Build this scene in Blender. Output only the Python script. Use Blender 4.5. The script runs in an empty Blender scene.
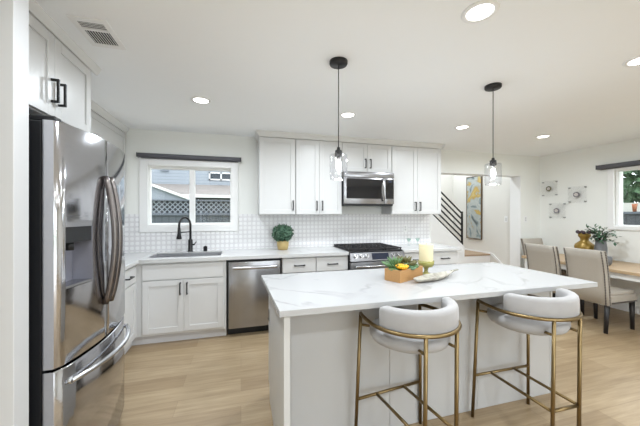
import bpy, bmesh, math, random
from mathutils import Vector, Matrix
R = math.radians
PI = math.pi
scene = bpy.context.scene
C = scene.collection

# ------------------------------------------------------------------ camera, world, exposure
F_PX = 287.0
YAW = math.atan2(79.0, F_PX)
cam_d = bpy.data.cameras.new('camera')
cam_d.sensor_width = 36.0
cam_d.lens = F_PX / 640.0 * 36.0
cam_d.clip_start = 0.05
cam = bpy.data.objects.new('camera', cam_d)
cam.location = (0, 0, 1.40)
cam.rotation_euler = (R(90), 0, -YAW)
C.objects.link(cam)
scene.camera = cam

world = bpy.data.worlds.new('overcast_sky')
scene.world = world
world.use_nodes = True
bg = world.node_tree.nodes['Background']
bg.inputs['Color'].default_value = (0.88, 0.95, 1.0, 1)
bg.inputs['Strength'].default_value = 3.1

scene.view_settings.view_transform = 'Standard'
scene.view_settings.look = 'None'
scene.view_settings.gamma = 1.0
scene.view_settings.use_curve_mapping = False
scene.view_settings.exposure = 0.58
scene.cycles.use_denoising = True
scene.cycles.max_bounces = 10
scene.cycles.diffuse_bounces = 6
scene.cycles.glossy_bounces = 5
scene.cycles.transparent_max_bounces = 12
scene.cycles.caustics_reflective = False
scene.cycles.caustics_refractive = False
scene.cycles.sample_clamp_indirect = 6.0

CAN_W = 10.0        # watts of each recessed ceiling lamp
BULB_W = 3.2       # watts of each pendant bulb
HALL_W = 24.0

# ------------------------------------------------------------------ materials
def lin(c):
    c = c / 255.0
    return c / 12.92 if c <= 0.04045 else ((c + 0.055) / 1.055) ** 2.4
def rgb(r, g, b): return (lin(r), lin(g), lin(b), 1.0)

def mat(name, col, rough=0.5, metal=0.0, var=0.05, scale=30.0, bump=0.0, spec=0.5, stretch=(1, 1, 1), coat=0.0, sheen=0.0):
    m = bpy.data.materials.new(name); m.use_nodes = True
    nt = m.node_tree; N = nt.nodes; L = nt.links
    p = N['Principled BSDF']
    p.inputs['Roughness'].default_value = rough
    p.inputs['Metallic'].default_value = metal
    p.inputs['Specular IOR Level'].default_value = spec
    p.inputs['Coat Weight'].default_value = coat
    p.inputs['Sheen Weight'].default_value = sheen
    tc = N.new('ShaderNodeTexCoord'); mp = N.new('ShaderNodeMapping')
    mp.inputs['Scale'].default_value = stretch
    no = N.new('ShaderNodeTexNoise'); no.inputs['Scale'].default_value = scale; no.inputs['Detail'].default_value = 4
    L.new(tc.outputs['Object'], mp.inputs['Vector']); L.new(mp.outputs[0], no.inputs['Vector'])
    mx = N.new('ShaderNodeMix'); mx.data_type = 'RGBA'
    mx.inputs['A'].default_value = tuple(max(0, c * (1 - var)) for c in col[:3]) + (1,)
    mx.inputs['B'].default_value = tuple(min(1, c * (1 + var)) for c in col[:3]) + (1,)
    L.new(no.outputs['Fac'], mx.inputs['Factor']); L.new(mx.outputs['Result'], p.inputs['Base Color'])
    if bump:
        b = N.new('ShaderNodeBump'); b.inputs['Strength'].default_value = bump; b.inputs['Distance'].default_value = 0.01
        L.new(no.outputs['Fac'], b.inputs['Height']); L.new(b.outputs[0], p.inputs['Normal'])
    return m

def math_node(N, L, op, a, b=None):
    n = N.new('ShaderNodeMath'); n.operation = op
    for i, v in enumerate((a, b)):
        if v is None: continue
        if isinstance(v, (int, float)): n.inputs[i].default_value = v
        else: L.new(v, n.inputs[i])
    return n.outputs[0]

def mat_floor():
    m = bpy.data.materials.new('oak_planks'); m.use_nodes = True
    nt = m.node_tree; N = nt.nodes; L = nt.links; p = N['Principled BSDF']
    tc = N.new('ShaderNodeTexCoord')
    br = N.new('ShaderNodeTexBrick')
    br.offset = 0.37; br.offset_frequency = 2; br.squash = 1.0
    br.inputs['Scale'].default_value = 1.0
    br.inputs['Brick Width'].default_value = 1.22
    br.inputs['Row Height'].default_value = 0.18
    br.inputs['Mortar Size'].default_value = 0.0012
    br.inputs['Mortar Smooth'].default_value = 0.3
    br.inputs['Bias'].default_value = -0.1
    br.inputs['Color1'].default_value = rgb(178, 157, 127)
    br.inputs['Color2'].default_value = rgb(158, 136, 107)
    br.inputs['Mortar'].default_value = rgb(146, 126, 100)
    L.new(tc.outputs['Object'], br.inputs['Vector'])
    mp = N.new('ShaderNodeMapping'); mp.inputs['Scale'].default_value = (1.6, 22, 1)
    no = N.new('ShaderNodeTexNoise'); no.inputs['Scale'].default_value = 1.5; no.inputs['Detail'].default_value = 8; no.inputs['Roughness'].default_value = 0.62
    L.new(tc.outputs['Object'], mp.inputs['Vector']); L.new(mp.outputs[0], no.inputs['Vector'])
    cr = N.new('ShaderNodeValToRGB')
    cr.color_ramp.elements[0].position = 0.28; cr.color_ramp.elements[0].color = (0.64, 0.60, 0.54, 1)
    cr.color_ramp.elements[1].position = 0.68; cr.color_ramp.elements[1].color = (1.04, 1.04, 1.04, 1)
    L.new(no.outputs['Fac'], cr.inputs['Fac'])
    mx = N.new('ShaderNodeMix'); mx.data_type = 'RGBA'; mx.blend_type = 'MULTIPLY'; mx.inputs['Factor'].default_value = 0.85
    L.new(br.outputs['Color'], mx.inputs['A']); L.new(cr.outputs['Color'], mx.inputs['B'])
    L.new(mx.outputs['Result'], p.inputs['Base Color'])
    p.inputs['Roughness'].default_value = 0.36
    b = N.new('ShaderNodeBump'); b.inputs['Strength'].default_value = 0.15; b.inputs['Distance'].default_value = 0.003
    L.new(no.outputs['Fac'], b.inputs['Height']); L.new(b.outputs[0], p.inputs['Normal'])
    return m

def mat_marble(name, base=(180, 180, 181), vein=(152, 151, 151), rough=0.22, scale=1.0, amount=0.8):
    m = bpy.data.materials.new(name); m.use_nodes = True
    nt = m.node_tree; N = nt.nodes; L = nt.links; p = N['Principled BSDF']
    tc = N.new('ShaderNodeTexCoord')
    mp = N.new('ShaderNodeMapping'); mp.inputs['Rotation'].default_value = (0.3, 0.4, 0.6); mp.inputs['Scale'].default_value = (scale,) * 3
    L.new(tc.outputs['Object'], mp.inputs['Vector'])
    n1 = N.new('ShaderNodeTexNoise'); n1.inputs['Scale'].default_value = 1.7; n1.inputs['Detail'].default_value = 6; n1.inputs['Distortion'].default_value = 0.9
    L.new(mp.outputs[0], n1.inputs['Vector'])
    d = math_node(N, L, 'ABSOLUTE', math_node(N, L, 'SUBTRACT', n1.outputs['Fac'], 0.5))
    cr = N.new('ShaderNodeValToRGB')
    cr.color_ramp.elements[0].position = 0.0; cr.color_ramp.elements[0].color = (1, 1, 1, 1)
    cr.color_ramp.elements[1].position = 0.032; cr.color_ramp.elements[1].color = (0, 0, 0, 1)
    L.new(d, cr.inputs['Fac'])
    n2 = N.new('ShaderNodeTexNoise'); n2.inputs['Scale'].default_value = 2.3
    L.new(mp.outputs[0], n2.inputs['Vector'])
    cr2 = N.new('ShaderNodeValToRGB')
    cr2.color_ramp.elements[0].position = 0.42; cr2.color_ramp.elements[1].position = 0.66
    L.new(n2.outputs['Fac'], cr2.inputs['Fac'])
    f = math_node(N, L, 'MULTIPLY', math_node(N, L, 'MULTIPLY', cr.outputs['Color'], cr2.outputs['Color']), amount)
    mx = N.new('ShaderNodeMix'); mx.data_type = 'RGBA'
    mx.inputs['A'].default_value = rgb(*base); mx.inputs['B'].default_value = rgb(*vein)
    L.new(f, mx.inputs['Factor']); L.new(mx.outputs['Result'], p.inputs['Base Color'])
    p.inputs['Roughness'].default_value = rough
    return m

def mat_tile():
    m = bpy.data.materials.new('mosaic_tile'); m.use_nodes = True
    nt = m.node_tree; N = nt.nodes; L = nt.links; p = N['Principled BSDF']
    tc = N.new('ShaderNodeTexCoord'); sp = N.new('ShaderNodeSeparateXYZ')
    L.new(tc.outputs['Object'], sp.inputs[0])
    u = math_node(N, L, 'ADD', sp.outputs['X'], sp.outputs['Y'])
    su = math_node(N, L, 'ABSOLUTE', math_node(N, L, 'SINE', math_node(N, L, 'MULTIPLY', u, PI / 0.0585)))
    sv = math_node(N, L, 'ABSOLUTE', math_node(N, L, 'SINE', math_node(N, L, 'MULTIPLY', sp.outputs['Z'], PI / 0.0585)))
    pr = math_node(N, L, 'MULTIPLY', su, sv)
    cr = N.new('ShaderNodeValToRGB')
    cr.color_ramp.elements[0].position = 0.24; cr.color_ramp.elements[0].color = rgb(219, 218, 220)
    cr.color_ramp.elements[1].position = 0.55; cr.color_ramp.elements[1].color = rgb(238, 238, 239)
    L.new(pr, cr.inputs['Fac']); L.new(cr.outputs['Color'], p.inputs['Base Color'])
    p.inputs['Roughness'].default_value = 0.28
    b = N.new('ShaderNodeBump'); b.inputs['Strength'].default_value = 0.3; b.inputs['Distance'].default_value = 0.004
    L.new(pr, b.inputs['Height']); L.new(b.outputs[0], p.inputs['Normal'])
    return m

def mat_steel(name, col=(178, 178, 180), rough=0.27, axis='Z', var=0.10):
    st = {'Z': (90, 90, 1.2), 'X': (1.2, 90, 90), 'Y': (90, 1.2, 90)}[axis]
    return mat(name, rgb(*col), rough, 1.0, var, 1.0, 0.02, 0.5, st)

def mat_glass(name, tint=(1, 1, 1), refl=0.06):
    """thin clear sheet: mostly see-through with a fresnel reflection"""
    m = bpy.data.materials.new(name); m.use_nodes = True
    nt = m.node_tree; N = nt.nodes; L = nt.links
    N.remove(N['Principled BSDF'])
    t = N.new('ShaderNodeBsdfTransparent'); t.inputs['Color'].default_value = tint + (1,)
    g = N.new('ShaderNodeBsdfGlossy'); g.inputs['Roughness'].default_value = 0.02
    lw = N.new('ShaderNodeLayerWeight'); lw.inputs['Blend'].default_value = 0.5
    no = N.new('ShaderNodeTexNoise'); no.inputs['Scale'].default_value = 4
    f = math_node(N, L, 'ADD', math_node(N, L, 'MULTIPLY', math_node(N, L, 'POWER', lw.outputs['Facing'], 3.0), 0.5), math_node(N, L, 'MULTIPLY', no.outputs['Fac'], refl))
    mx = N.new('ShaderNodeMixShader')
    L.new(f, mx.inputs['Fac']); L.new(t.outputs[0], mx.inputs[1]); L.new(g.outputs[0], mx.inputs[2])
    L.new(mx.outputs[0], N['Material Output'].inputs['Surface'])
    return m

def mat_emit(name, col, strength):
    m = bpy.data.materials.new(name); m.use_nodes = True
    nt = m.node_tree; N = nt.nodes; L = nt.links
    p = N['Principled BSDF']
    p.inputs['Base Color'].default_value = (0.9, 0.9, 0.9, 1)
    p.inputs['Emission Color'].default_value = col + (1,)
    p.inputs['Emission Strength'].default_value = strength
    return m

def mat_siding(name, col, gap, pitch):
    m = bpy.data.materials.new(name); m.use_nodes = True
    nt = m.node_tree; N = nt.nodes; L = nt.links; p = N['Principled BSDF']
    tc = N.new('ShaderNodeTexCoord'); sp = N.new('ShaderNodeSeparateXYZ'); L.new(tc.outputs['Object'], sp.inputs[0])
    fr = math_node(N, L, 'FRACT', math_node(N, L, 'MULTIPLY', sp.outputs['Z'], 1.0 / pitch))
    cr = N.new('ShaderNodeValToRGB')
    cr.color_ramp.elements[0].position = 0.06; cr.color_ramp.elements[0].color = rgb(*gap)
    cr.color_ramp.elements[1].position = 0.16; cr.color_ramp.elements[1].color = rgb(*col)
    L.new(fr, cr.inputs['Fac']); L.new(cr.outputs['Color'], p.inputs['Base Color'])
    p.inputs['Roughness'].default_value = 0.7
    return m

def mat_boards(name, col, gap, pitch, axis='X'):
    m = bpy.data.materials.new(name); m.use_nodes = True
    nt = m.node_tree; N = nt.nodes; L = nt.links; p = N['Principled BSDF']
    tc = N.new('ShaderNodeTexCoord'); sp = N.new('ShaderNodeSeparateXYZ'); L.new(tc.outputs['Object'], sp.inputs[0])
    fr = math_node(N, L, 'FRACT', math_node(N, L, 'MULTIPLY', sp.outputs[axis], 1.0 / pitch))
    cr = N.new('ShaderNodeValToRGB')
    cr.color_ramp.elements[0].position = 0.05; cr.color_ramp.elements[0].color = rgb(*gap)
    cr.color_ramp.elements[1].position = 0.12; cr.color_ramp.elements[1].color = rgb(*col)
    L.new(fr, cr.inputs['Fac']); L.new(cr.outputs['Color'], p.inputs['Base Color'])
    p.inputs['Roughness'].default_value = 0.75
    return m

def mat_ramp(name, stops, scale, rough=0.6, distort=1.0, stretch=(1, 1, 1), detail=3):
    m = bpy.data.materials.new(name); m.use_nodes = True
    nt = m.node_tree; N = nt.nodes; L = nt.links; p = N['Principled BSDF']
    tc = N.new('ShaderNodeTexCoord'); mp = N.new('ShaderNodeMapping'); mp.inputs['Scale'].default_value = stretch
    no = N.new('ShaderNodeTexNoise'); no.inputs['Scale'].default_value = scale; no.inputs['Detail'].default_value = detail; no.inputs['Distortion'].default_value = distort
    L.new(tc.outputs['Object'], mp.inputs['Vector']); L.new(mp.outputs[0], no.inputs['Vector'])
    cr = N.new('ShaderNodeValToRGB'); e = cr.color_ramp.elements
    e[0].position, e[0].color = stops[0][0], rgb(*stops[0][1])
    e[1].position, e[1].color = stops[-1][0], rgb(*stops[-1][1])
    for ps, c in stops[1:-1]:
        k = e.new(ps); k.color = rgb(*c)
    L.new(no.outputs['Fac'], cr.inputs['Fac']); L.new(cr.outputs['Color'], p.inputs['Base Color'])
    p.inputs['Roughness'].default_value = rough
    return m

WALL = mat('wall_paint', rgb(238, 239, 236), 0.7, 0, 0.012, 6)
CEIL = mat('ceiling_paint', rgb(247, 249, 251), 0.8, 0, 0.012, 6)
HALLW = mat('hall_paint', rgb(228, 226, 221), 0.7, 0, 0.012, 6)
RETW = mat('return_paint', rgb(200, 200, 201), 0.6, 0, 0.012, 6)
TRIM = mat('trim_paint', rgb(240, 240, 240), 0.4, 0, 0.01, 8)
CAB = mat('cabinet_paint', rgb(212, 212, 212), 0.34, 0, 0.01, 8)
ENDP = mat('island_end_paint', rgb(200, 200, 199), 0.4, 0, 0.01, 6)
ISLE = mat('island_paint_shaded', rgb(184, 184, 184), 0.4, 0, 0.02, 3)  # white like the end panel, with the front's shade put into the colour
CROWN = mat('crown_paint', rgb(222, 222, 221), 0.4, 0, 0.01, 8)
TOE = mat('toe_kick_paint', rgb(214, 214, 216), 0.5, 0, 0.02, 8)
FLOOR = mat_floor()
QUARTZ = mat_marble('white_quartz')
COUNTER = mat_marble('white_quartz_lightened', (206, 206, 206), (178, 177, 177), amount=.5)  # same stone as the island top, lightened in colour for its weaker light
TILE = mat_tile()
STEEL = mat_steel('brushed_steel', (165, 165, 168), 0.24)
STEELX = mat_steel('brushed_steel_level', (160, 160, 163), 0.26, 'X')
FRIDGE = mat_steel('fridge_steel', (190, 190, 194), 0.11, 'Y', 0.05)
FRIDGE_LOW = FRIDGE
HANDLE_STEEL = mat_steel('handle_steel', (116, 110, 108), 0.25)
CHROME = mat('chrome', rgb(188, 188, 190), 0.26, 1.0, 0.02)
BLACK = mat('black_metal', rgb(26, 25, 26), 0.42, 0.2, 0.1)
BLACKP = mat('black_plastic', rgb(28, 29, 32), 0.4, 0, 0.1)
DARKGLASS = mat('dark_glass', rgb(18, 20, 26), 0.06, 0, 0.05, coat=0.4)
IRON = mat('cast_iron', rgb(36, 34, 36), 0.55, 0.2, 0.15, 60)
BRASS = mat('aged_brass', rgb(132, 113, 80), 0.36, 1.0, 0.12, 14)
VELVET = mat('grey_velvet', rgb(164, 162, 162), 0.85, 0, 0.14, 9, 0.05, 0.2, sheen=0.3)
LINEN = mat('beige_linen', rgb(170, 163, 153), 0.9, 0, 0.06, 90, 0.12, 0.2)
DARKWOOD = mat('black_wood', rgb(30, 27, 28), 0.45, 0, 0.15, 12)
NAIL = mat('nailhead_metal', rgb(84, 78, 74), 0.35, 0.6, 0.1)
OAK = mat('table_oak', rgb(186, 160, 128), 0.45, 0, 0.12, 3, 0, 0.5, (14, 1, 14))
STEPOAK = mat('stair_oak', rgb(172, 146, 120), 0.45, 0, 0.12, 3, 0, 0.5, (1, 14, 14))
BOXWOOD = mat('planter_wood', rgb(176, 133, 84), 0.55, 0, 0.14, 4, 0, 0.5, (3, 30, 30))
CREAM = mat('cream_wax', rgb(218, 206, 168), 0.5, 0, 0.04, 20)
OLIVE = mat('olive_glass', rgb(150, 146, 84), 0.2, 0.1, 0.15, 20)
DISHM = mat_ramp('weathered_dish', [(0.3, (124, 120, 110)), (0.55, (172, 167, 155)), (0.75, (196, 192, 182))], 14, 0.6)
GOLD = mat('gold_ceramic', rgb(190, 166, 112), 0.4, 0.2, 0.1, 20)
MUSTARD = mat('mustard_ceramic', rgb(146, 118, 52), 0.3, 0.3, 0.15, 20)
PLUM = mat('dried_flower', rgb(70, 56, 62), 0.8, 0, 0.2, 40)
GREYCER = mat('grey_ceramic', rgb(112, 114, 118), 0.5, 0, 0.2, 30)
LEAF = mat('boxwood_leaf', rgb(80, 112, 90), 0.5, 0, 0.45, 40)
LEAFY = mat('eucalyptus_leaf', rgb(72, 104, 78), 0.5, 0, 0.35, 30)
SUCC = mat('succulent_green', rgb(94, 128, 84), 0.5, 0, 0.3, 40)
SUCCD = mat('succulent_dark_green', rgb(62, 96, 56), 0.5, 0, 0.3, 40)
SUCCR = mat('succulent_bronze', rgb(92, 88, 48), 0.5, 0, 0.3, 40)
SUCCB = mat('succulent_blue_green', rgb(104, 136, 108), 0.5, 0, 0.25, 40)
YELLOW = mat('yellow_flower', rgb(246, 178, 34), 0.5, 0, 0.12, 40)
SHADE = mat('blind_fabric', rgb(86, 86, 92), 0.7, 0, 0.06, 120)
PANE = mat_glass('window_glass')
JAR = mat_glass('jar_glass', (0.92, 0.925, 0.94), 0.2)
ACRYL = mat_glass('acrylic', (0.985, 0.985, 0.985), 0.05)
CANE = mat_emit('lamp_diffuser', (1.0, 0.98, 0.95), 6.0)
BULB = mat_emit('bulb_glow', (1.0, 0.98, 0.95), 5.0)
BASIN = mat_steel('sink_steel', (205, 205, 208), 0.38, 'X')
RANGE = mat_steel('range_steel', (128, 128, 131), 0.3, 'X')
DISPLAY = mat('display_blue', rgb(26, 34, 54), 0.15, 0, 0.3, 60)
ART = mat_ramp('abstract_paint', [(0.30, (92, 98, 96)), (0.39, (136, 150, 154)), (0.46, (184, 188, 184)), (0.53, (166, 174, 174)), (0.58, (186, 156, 84)), (0.64, (200, 178, 112)), (0.70, (176, 174, 160)), (0.78, (130, 114, 84))], 3.6, 0.6, 1.0)
AGATE = mat_ramp('agate_slice', [(0.3, (52, 50, 44)), (0.5, (112, 104, 66)), (0.7, (74, 70, 66))], 22, 0.25, 2)
AGATEB = mat_ramp('grey_agate_slice', [(0.3, (66, 66, 72)), (0.5, (138, 134, 142)), (0.7, (84, 80, 88))], 22, 0.25, 2)
SIDING = mat_siding('blue_grey_siding', (130, 137, 144), (104, 111, 120), 0.22)
GABLE = mat('gable_stucco', rgb(122, 128, 138), 0.8, 0, 0.04)
SHINGLE = mat_ramp('roof_shingle', [(0.3, (98, 93, 89)), (0.6, (122, 116, 112)), (0.8, (106, 102, 99))], 6, 0.9)
FENCE = mat_boards('grey_fence_boards', (72, 78, 84), (50, 55, 60), 0.15)
FENCER = mat_boards('dark_fence_boards', (62, 65, 70), (42, 44, 48), 0.15, 'Y')
LATT = mat('lattice_wood', rgb(84, 90, 98), 0.8, 0, 0.1)
GRASS = mat_ramp('lawn', [(0.3, (92, 104, 70)), (0.7, (130, 140, 100))], 9, 0.95)
TREEL = mat('tree_leaf', rgb(64, 94, 62), 0.6, 0, 0.5, 6)
BARK = mat('tree_bark', rgb(96, 84, 72), 0.9, 0, 0.2, 12)
WHITEWALL = mat('garden_wall_white', rgb(176, 176, 168), 0.8, 0, 0.04)
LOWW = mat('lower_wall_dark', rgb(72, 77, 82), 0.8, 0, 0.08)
FASC = mat('fascia_paint', rgb(190, 190, 190), 0.6, 0, 0.03)
TERRA = mat('terracotta', rgb(150, 92, 64), 0.8, 0, 0.1)

# ------------------------------------------------------------------ mesh builder
class MB:
    def __init__(s): s.bm = bmesh.new()
    def box(s, x0, x1, y0, y1, z0, z1, bev=0.0, seg=1):
        x0, x1 = sorted((x0, x1)); y0, y1 = sorted((y0, y1)); z0, z1 = sorted((z0, z1))
        t = bmesh.new()
        v = [t.verts.new(p) for p in ((x0, y0, z0), (x1, y0, z0), (x1, y1, z0), (x0, y1, z0), (x0, y0, z1), (x1, y0, z1), (x1, y1, z1), (x0, y1, z1))]
        for f in ((3, 2, 1, 0), (4, 5, 6, 7), (0, 1, 5, 4), (1, 2, 6, 5), (2, 3, 7, 6), (3, 0, 4, 7)): t.faces.new([v[i] for i in f])
        if bev > 0:
            b = min(bev, 0.45 * min(x1 - x0, y1 - y0, z1 - z0))
            bmesh.ops.bevel(t, geom=t.edges[:] , offset=b, segments=seg, affect='EDGES', profile=0.5)
            if seg > 1:
                for f in t.faces: f.smooth = True
        return s.merge(t)
    def merge(s, t, mtx=None):
        if mtx is not None: bmesh.ops.transform(t, matrix=mtx, verts=t.verts)
        me = bpy.data.meshes.new('tmp'); t.to_mesh(me); t.free(); s.bm.from_mesh(me); bpy.data.meshes.remove(me)
        return s
    def poly(s, pts, smooth=False):
        f = s.bm.faces.new([s.bm.verts.new(p) for p in pts]); f.smooth = smooth
        return s
    def prism(s, pts, ext):
        """closed polygon pts (3D) pushed along vector ext"""
        e = Vector(ext); a = [s.bm.verts.new(p) for p in pts]; b = [s.bm.verts.new(Vector(p) + e) for p in pts]
        s.bm.faces.new(a); s.bm.faces.new(b[::-1])
        n = len(a)
        for i in range(n): s.bm.faces.new((a[i], b[i], b[(i + 1) % n], a[(i + 1) % n]))
        return s
    def tube(s, pts, r, n=10, cap=True, closed=False):
        pts = [Vector(p) for p in pts]; k = len(pts)
        rs = r if isinstance(r, (list, tuple)) else [r] * k
        rings = []; up = None
        for i, p in enumerate(pts):
            if closed: t = pts[(i + 1) % k] - pts[i - 1]
            else: t = pts[min(i + 1, k - 1)] - pts[max(i - 1, 0)]
            t.normalize()
            if up is None:
                up = Vector((0, 0, 1)) if abs(t.z) < 0.9 else Vector((1, 0, 0))
            a = (up - t * up.dot(t))
            if a.length < 1e-6: a = t.orthogonal()
            a.normalize(); up = a
            b = t.cross(a)
            rings.append([s.bm.verts.new(p + (a * math.cos(2 * PI * j / n) + b * math.sin(2 * PI * j / n)) * rs[i]) for j in range(n)])
        m = k if closed else k - 1
        for i in range(m):
            A, B = rings[i], rings[(i + 1) % k]
            for j in range(n):
                f = s.bm.faces.new((A[j], A[(j + 1) % n], B[(j + 1) % n], B[j])); f.smooth = True
        if cap and not closed:
            s.bm.faces.new(rings[0][::-1]); s.bm.faces.new(rings[-1])
        return s
    def cyl(s, p0, p1, r, n=16, r2=None): return s.tube([p0, p1], [r, r if r2 is None else r2], n)
    def lathe(s, prof, c=(0, 0, 0), n=24, sx=1.0, sy=1.0, close=True):
        rings = []
        for r, z in prof:
            rings.append([s.bm.verts.new((c[0] + sx * r * math.cos(2 * PI * j / n), c[1] + sy * r * math.sin(2 * PI * j / n), c[2] + z)) for j in range(n)])
        for A, B in zip(rings, rings[1:]):
            for j in range(n):
                f = s.bm.faces.new((A[j], A[(j + 1) % n], B[(j + 1) % n], B[j])); f.smooth = True
        if close:
            if prof[0][0] > 1e-4: s.bm.faces.new(rings[0][::-1])
            if prof[-1][0] > 1e-4: s.bm.faces.new(rings[-1])
        return s
    def ball(s, c, r, n=10, sc=(1, 1, 1)):
        t = bmesh.new(); bmesh.ops.create_uvsphere(t, u_segments=n, v_segments=max(5, n // 2 + 1), radius=r)
        for f in t.faces: f.smooth = True
        return s.merge(t, Matrix.Translation(c) @ Matrix.Diagonal((*sc, 1)))
    def leaf(s, p, d, up, L, W):
        """one folded leaf from p along d"""
        d = Vector(d).normalized(); sd = d.cross(Vector(up))
        if sd.length < 1e-4: sd = d.orthogonal()
        sd.normalize(); nn = sd.cross(d); p = Vector(p)
        a = s.bm.verts.new(p); b = s.bm.verts.new(p + d * L)
        c = s.bm.verts.new(p + d * L * 0.5 + sd * W * 0.5 + nn * W * 0.18); e = s.bm.verts.new(p + d * L * 0.5 - sd * W * 0.5 + nn * W * 0.18)
        s.bm.faces.new((a, c, b)); s.bm.faces.new((a, b, e))
        return s
    def leaf_ball(s, c, rad, n, L, W, seed=1, inner=0.75):
        rn = random.Random(seed); c = Vector(c)
        for _ in range(n):
            v = Vector((rn.gauss(0, 1), rn.gauss(0, 1), rn.gauss(0, 1))).normalized()
            k = inner + (1 - inner) * rn.random()
            p = c + Vector((v.x * rad[0], v.y * rad[1], v.z * rad[2])) * k
            d = (v + Vector((rn.gauss(0, .7), rn.gauss(0, .7), rn.gauss(0, .7)))).normalized()
            s.leaf(p, d, v, L * rn.uniform(.7, 1.2), W * rn.uniform(.7, 1.2))
        return s
    def build(s, name, m, parent=None, local=False):
        bm = s.bm
        bmesh.ops.recalc_face_normals(bm, faces=bm.faces)
        xs = [v.co for v in bm.verts]
        off = Vector((0, 0, 0))
        if parent is None:
            if not local:
                off = Vector(((min(v.x for v in xs) + max(v.x for v in xs)) / 2, (min(v.y for v in xs) + max(v.y for v in xs)) / 2, min(v.z for v in xs)))
        elif not local:
            q = parent
            while q is not None: off = off + q.location; q = q.parent
        if off.length > 0: bmesh.ops.translate(bm, vec=-off, verts=bm.verts)
        me = bpy.data.meshes.new(name); bm.to_mesh(me); bm.free()
        me.materials.append(m)
        o = bpy.data.objects.new(name, me); C.objects.link(o)
        if parent is not None: o.parent = parent
        elif not local: o.location = off
        return o

def thing(name, label, cat, loc=(0, 0, 0), rz=0.0, group=None):
    o = bpy.data.objects.new(name, None); o.empty_display_size = 0.1
    o.location = loc; o.rotation_euler = (0, 0, rz); C.objects.link(o)
    return tag(o, label, cat, group)
def tag(o, label, cat, group=None):
    o['label'] = label; o['category'] = cat
    if group: o['group'] = group
    return o
def struct(o, label=None):
    o['kind'] = 'structure'
    if label: o['label'] = label
    return o
def sroot(name, loc=(0, 0, 0)):
    o = bpy.data.objects.new(name, None); o.empty_display_size = 0.1; o.location = loc; C.objects.link(o); o['kind'] = 'structure'
    return o
def dup(root, loc, label, rz=None, group=None):
    r = root.copy(); C.objects.link(r); r.location = loc; r['label'] = label
    if rz is not None: r.rotation_euler = (0, 0, rz)
    if group: r['group'] = group
    for ch in list(root.children):
        c = ch.copy(); C.objects.link(c); c.parent = r
        for g in list(ch.children):
            d = g.copy(); C.objects.link(d); d.parent = c
    return r

# ------------------------------------------------------------------ room shell
ZC = 2.44
XL, XR, YB, YR = -1.68, 5.30, 4.02, -3.2
WT = 0.20
struct(MB().box(XL - 0.2, XR + 0.2, YR - 0.2, YB + 2.2, -0.10, 0.0).build('floor', FLOOR, local=True))
struct(MB().box(XL - 0.2, XR + 0.2, YR - 0.2, YB + WT, ZC, ZC + 0.15).build('ceiling', CEIL, local=True))
# back wall: hole for the window, opening to the stair hall
WX0, WX1, WZ0, WZ1 = -1.13, -0.115, 1.245, 2.005      # window hole
OX0, OX1, OZ = 2.97, 4.85, 2.075
w = MB()
w.box(XL - 0.2, WX0, YB, YB + WT, 0, ZC).box(WX1, OX0, YB, YB + WT, 0, ZC)
w.box(WX0, WX1, YB, YB + WT, 0, WZ0).box(WX0, WX1, YB, YB + WT, WZ1, ZC)
w.box(OX0, OX1, YB, YB + WT, OZ, ZC).box(OX1, XR + 0.2, YB, YB + WT, 0, ZC)
struct(w.build('wall_back', WALL, local=True))
jl = MB().box(OX1 - .012, OX1, YB - .004, YB + WT + .004, 0, OZ - .012, .001).box(OX0, OX1, YB - .004, YB + WT + .004, OZ - .012, OZ, .001).box(OX0, OX0 + .012, YB - .004, YB + WT + .004, .92, OZ - .012, .001)
struct(jl.build('trim_4', TRIM, local=True))
# right wall with window
RY0, RY1, RZ0, RZ1 = 1.80, 2.93, 1.20, 2.035
w = MB()
w.box(XR, XR + WT, RY1, YB + WT, 0, ZC).box(XR, XR + WT, YR - 0.2, RY0, 0, ZC)
w.box(XR, XR + WT, RY0, RY1, 0, RZ0).box(XR, XR + WT, RY0, RY1, RZ1, ZC)
struct(w.build('wall_right', WALL, local=True))
struct(MB().box(XL - 0.2, XL, YR - 0.2, YB + WT, 0, ZC).build('wall_left', WALL, local=True))
w = MB()
GX0, GX1, GZ = 0.0, 3.8, 2.15                      # unseen opening added behind the camera to let sky light in
w.box(XL - 0.2, GX0, YR - 0.2, YR, 0, ZC).box(GX1, XR + 0.2, YR - 0.2, YR, 0, ZC).box(GX0, GX1, YR - 0.2, YR, GZ, ZC)
struct(w.build('wall_rear', WALL, local=True))
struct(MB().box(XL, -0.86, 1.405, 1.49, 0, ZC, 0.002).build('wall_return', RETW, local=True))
# baseboards
struct(MB().box(XR - 0.014, XR, YR, YB, 0, 0.10, 0.003).build('baseboard_right', TRIM, local=True))
struct(MB().box(OX1 + 0.02, XR - 0.014, YB - 0.014, YB, 0, 0.10, 0.003).build('baseboard_back', TRIM, local=True))
# tiled backsplash
b = MB()
b.box(XL, -1.215, YB - 0.008, YB, 0.914, 1.385).box(-1.215, -0.03, YB - 0.008, YB, 0.914, 1.155).box(-0.03, 2.945, YB - 0.008, YB, 0.914, 1.385)
struct(b.build('wall_backsplash', TILE, local=True))
struct(MB().box(XL, XL + 0.008, 2.34, YB - 0.008, 0.914, 1.385).build('wall_backsplash_left', TILE, local=True))

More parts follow.
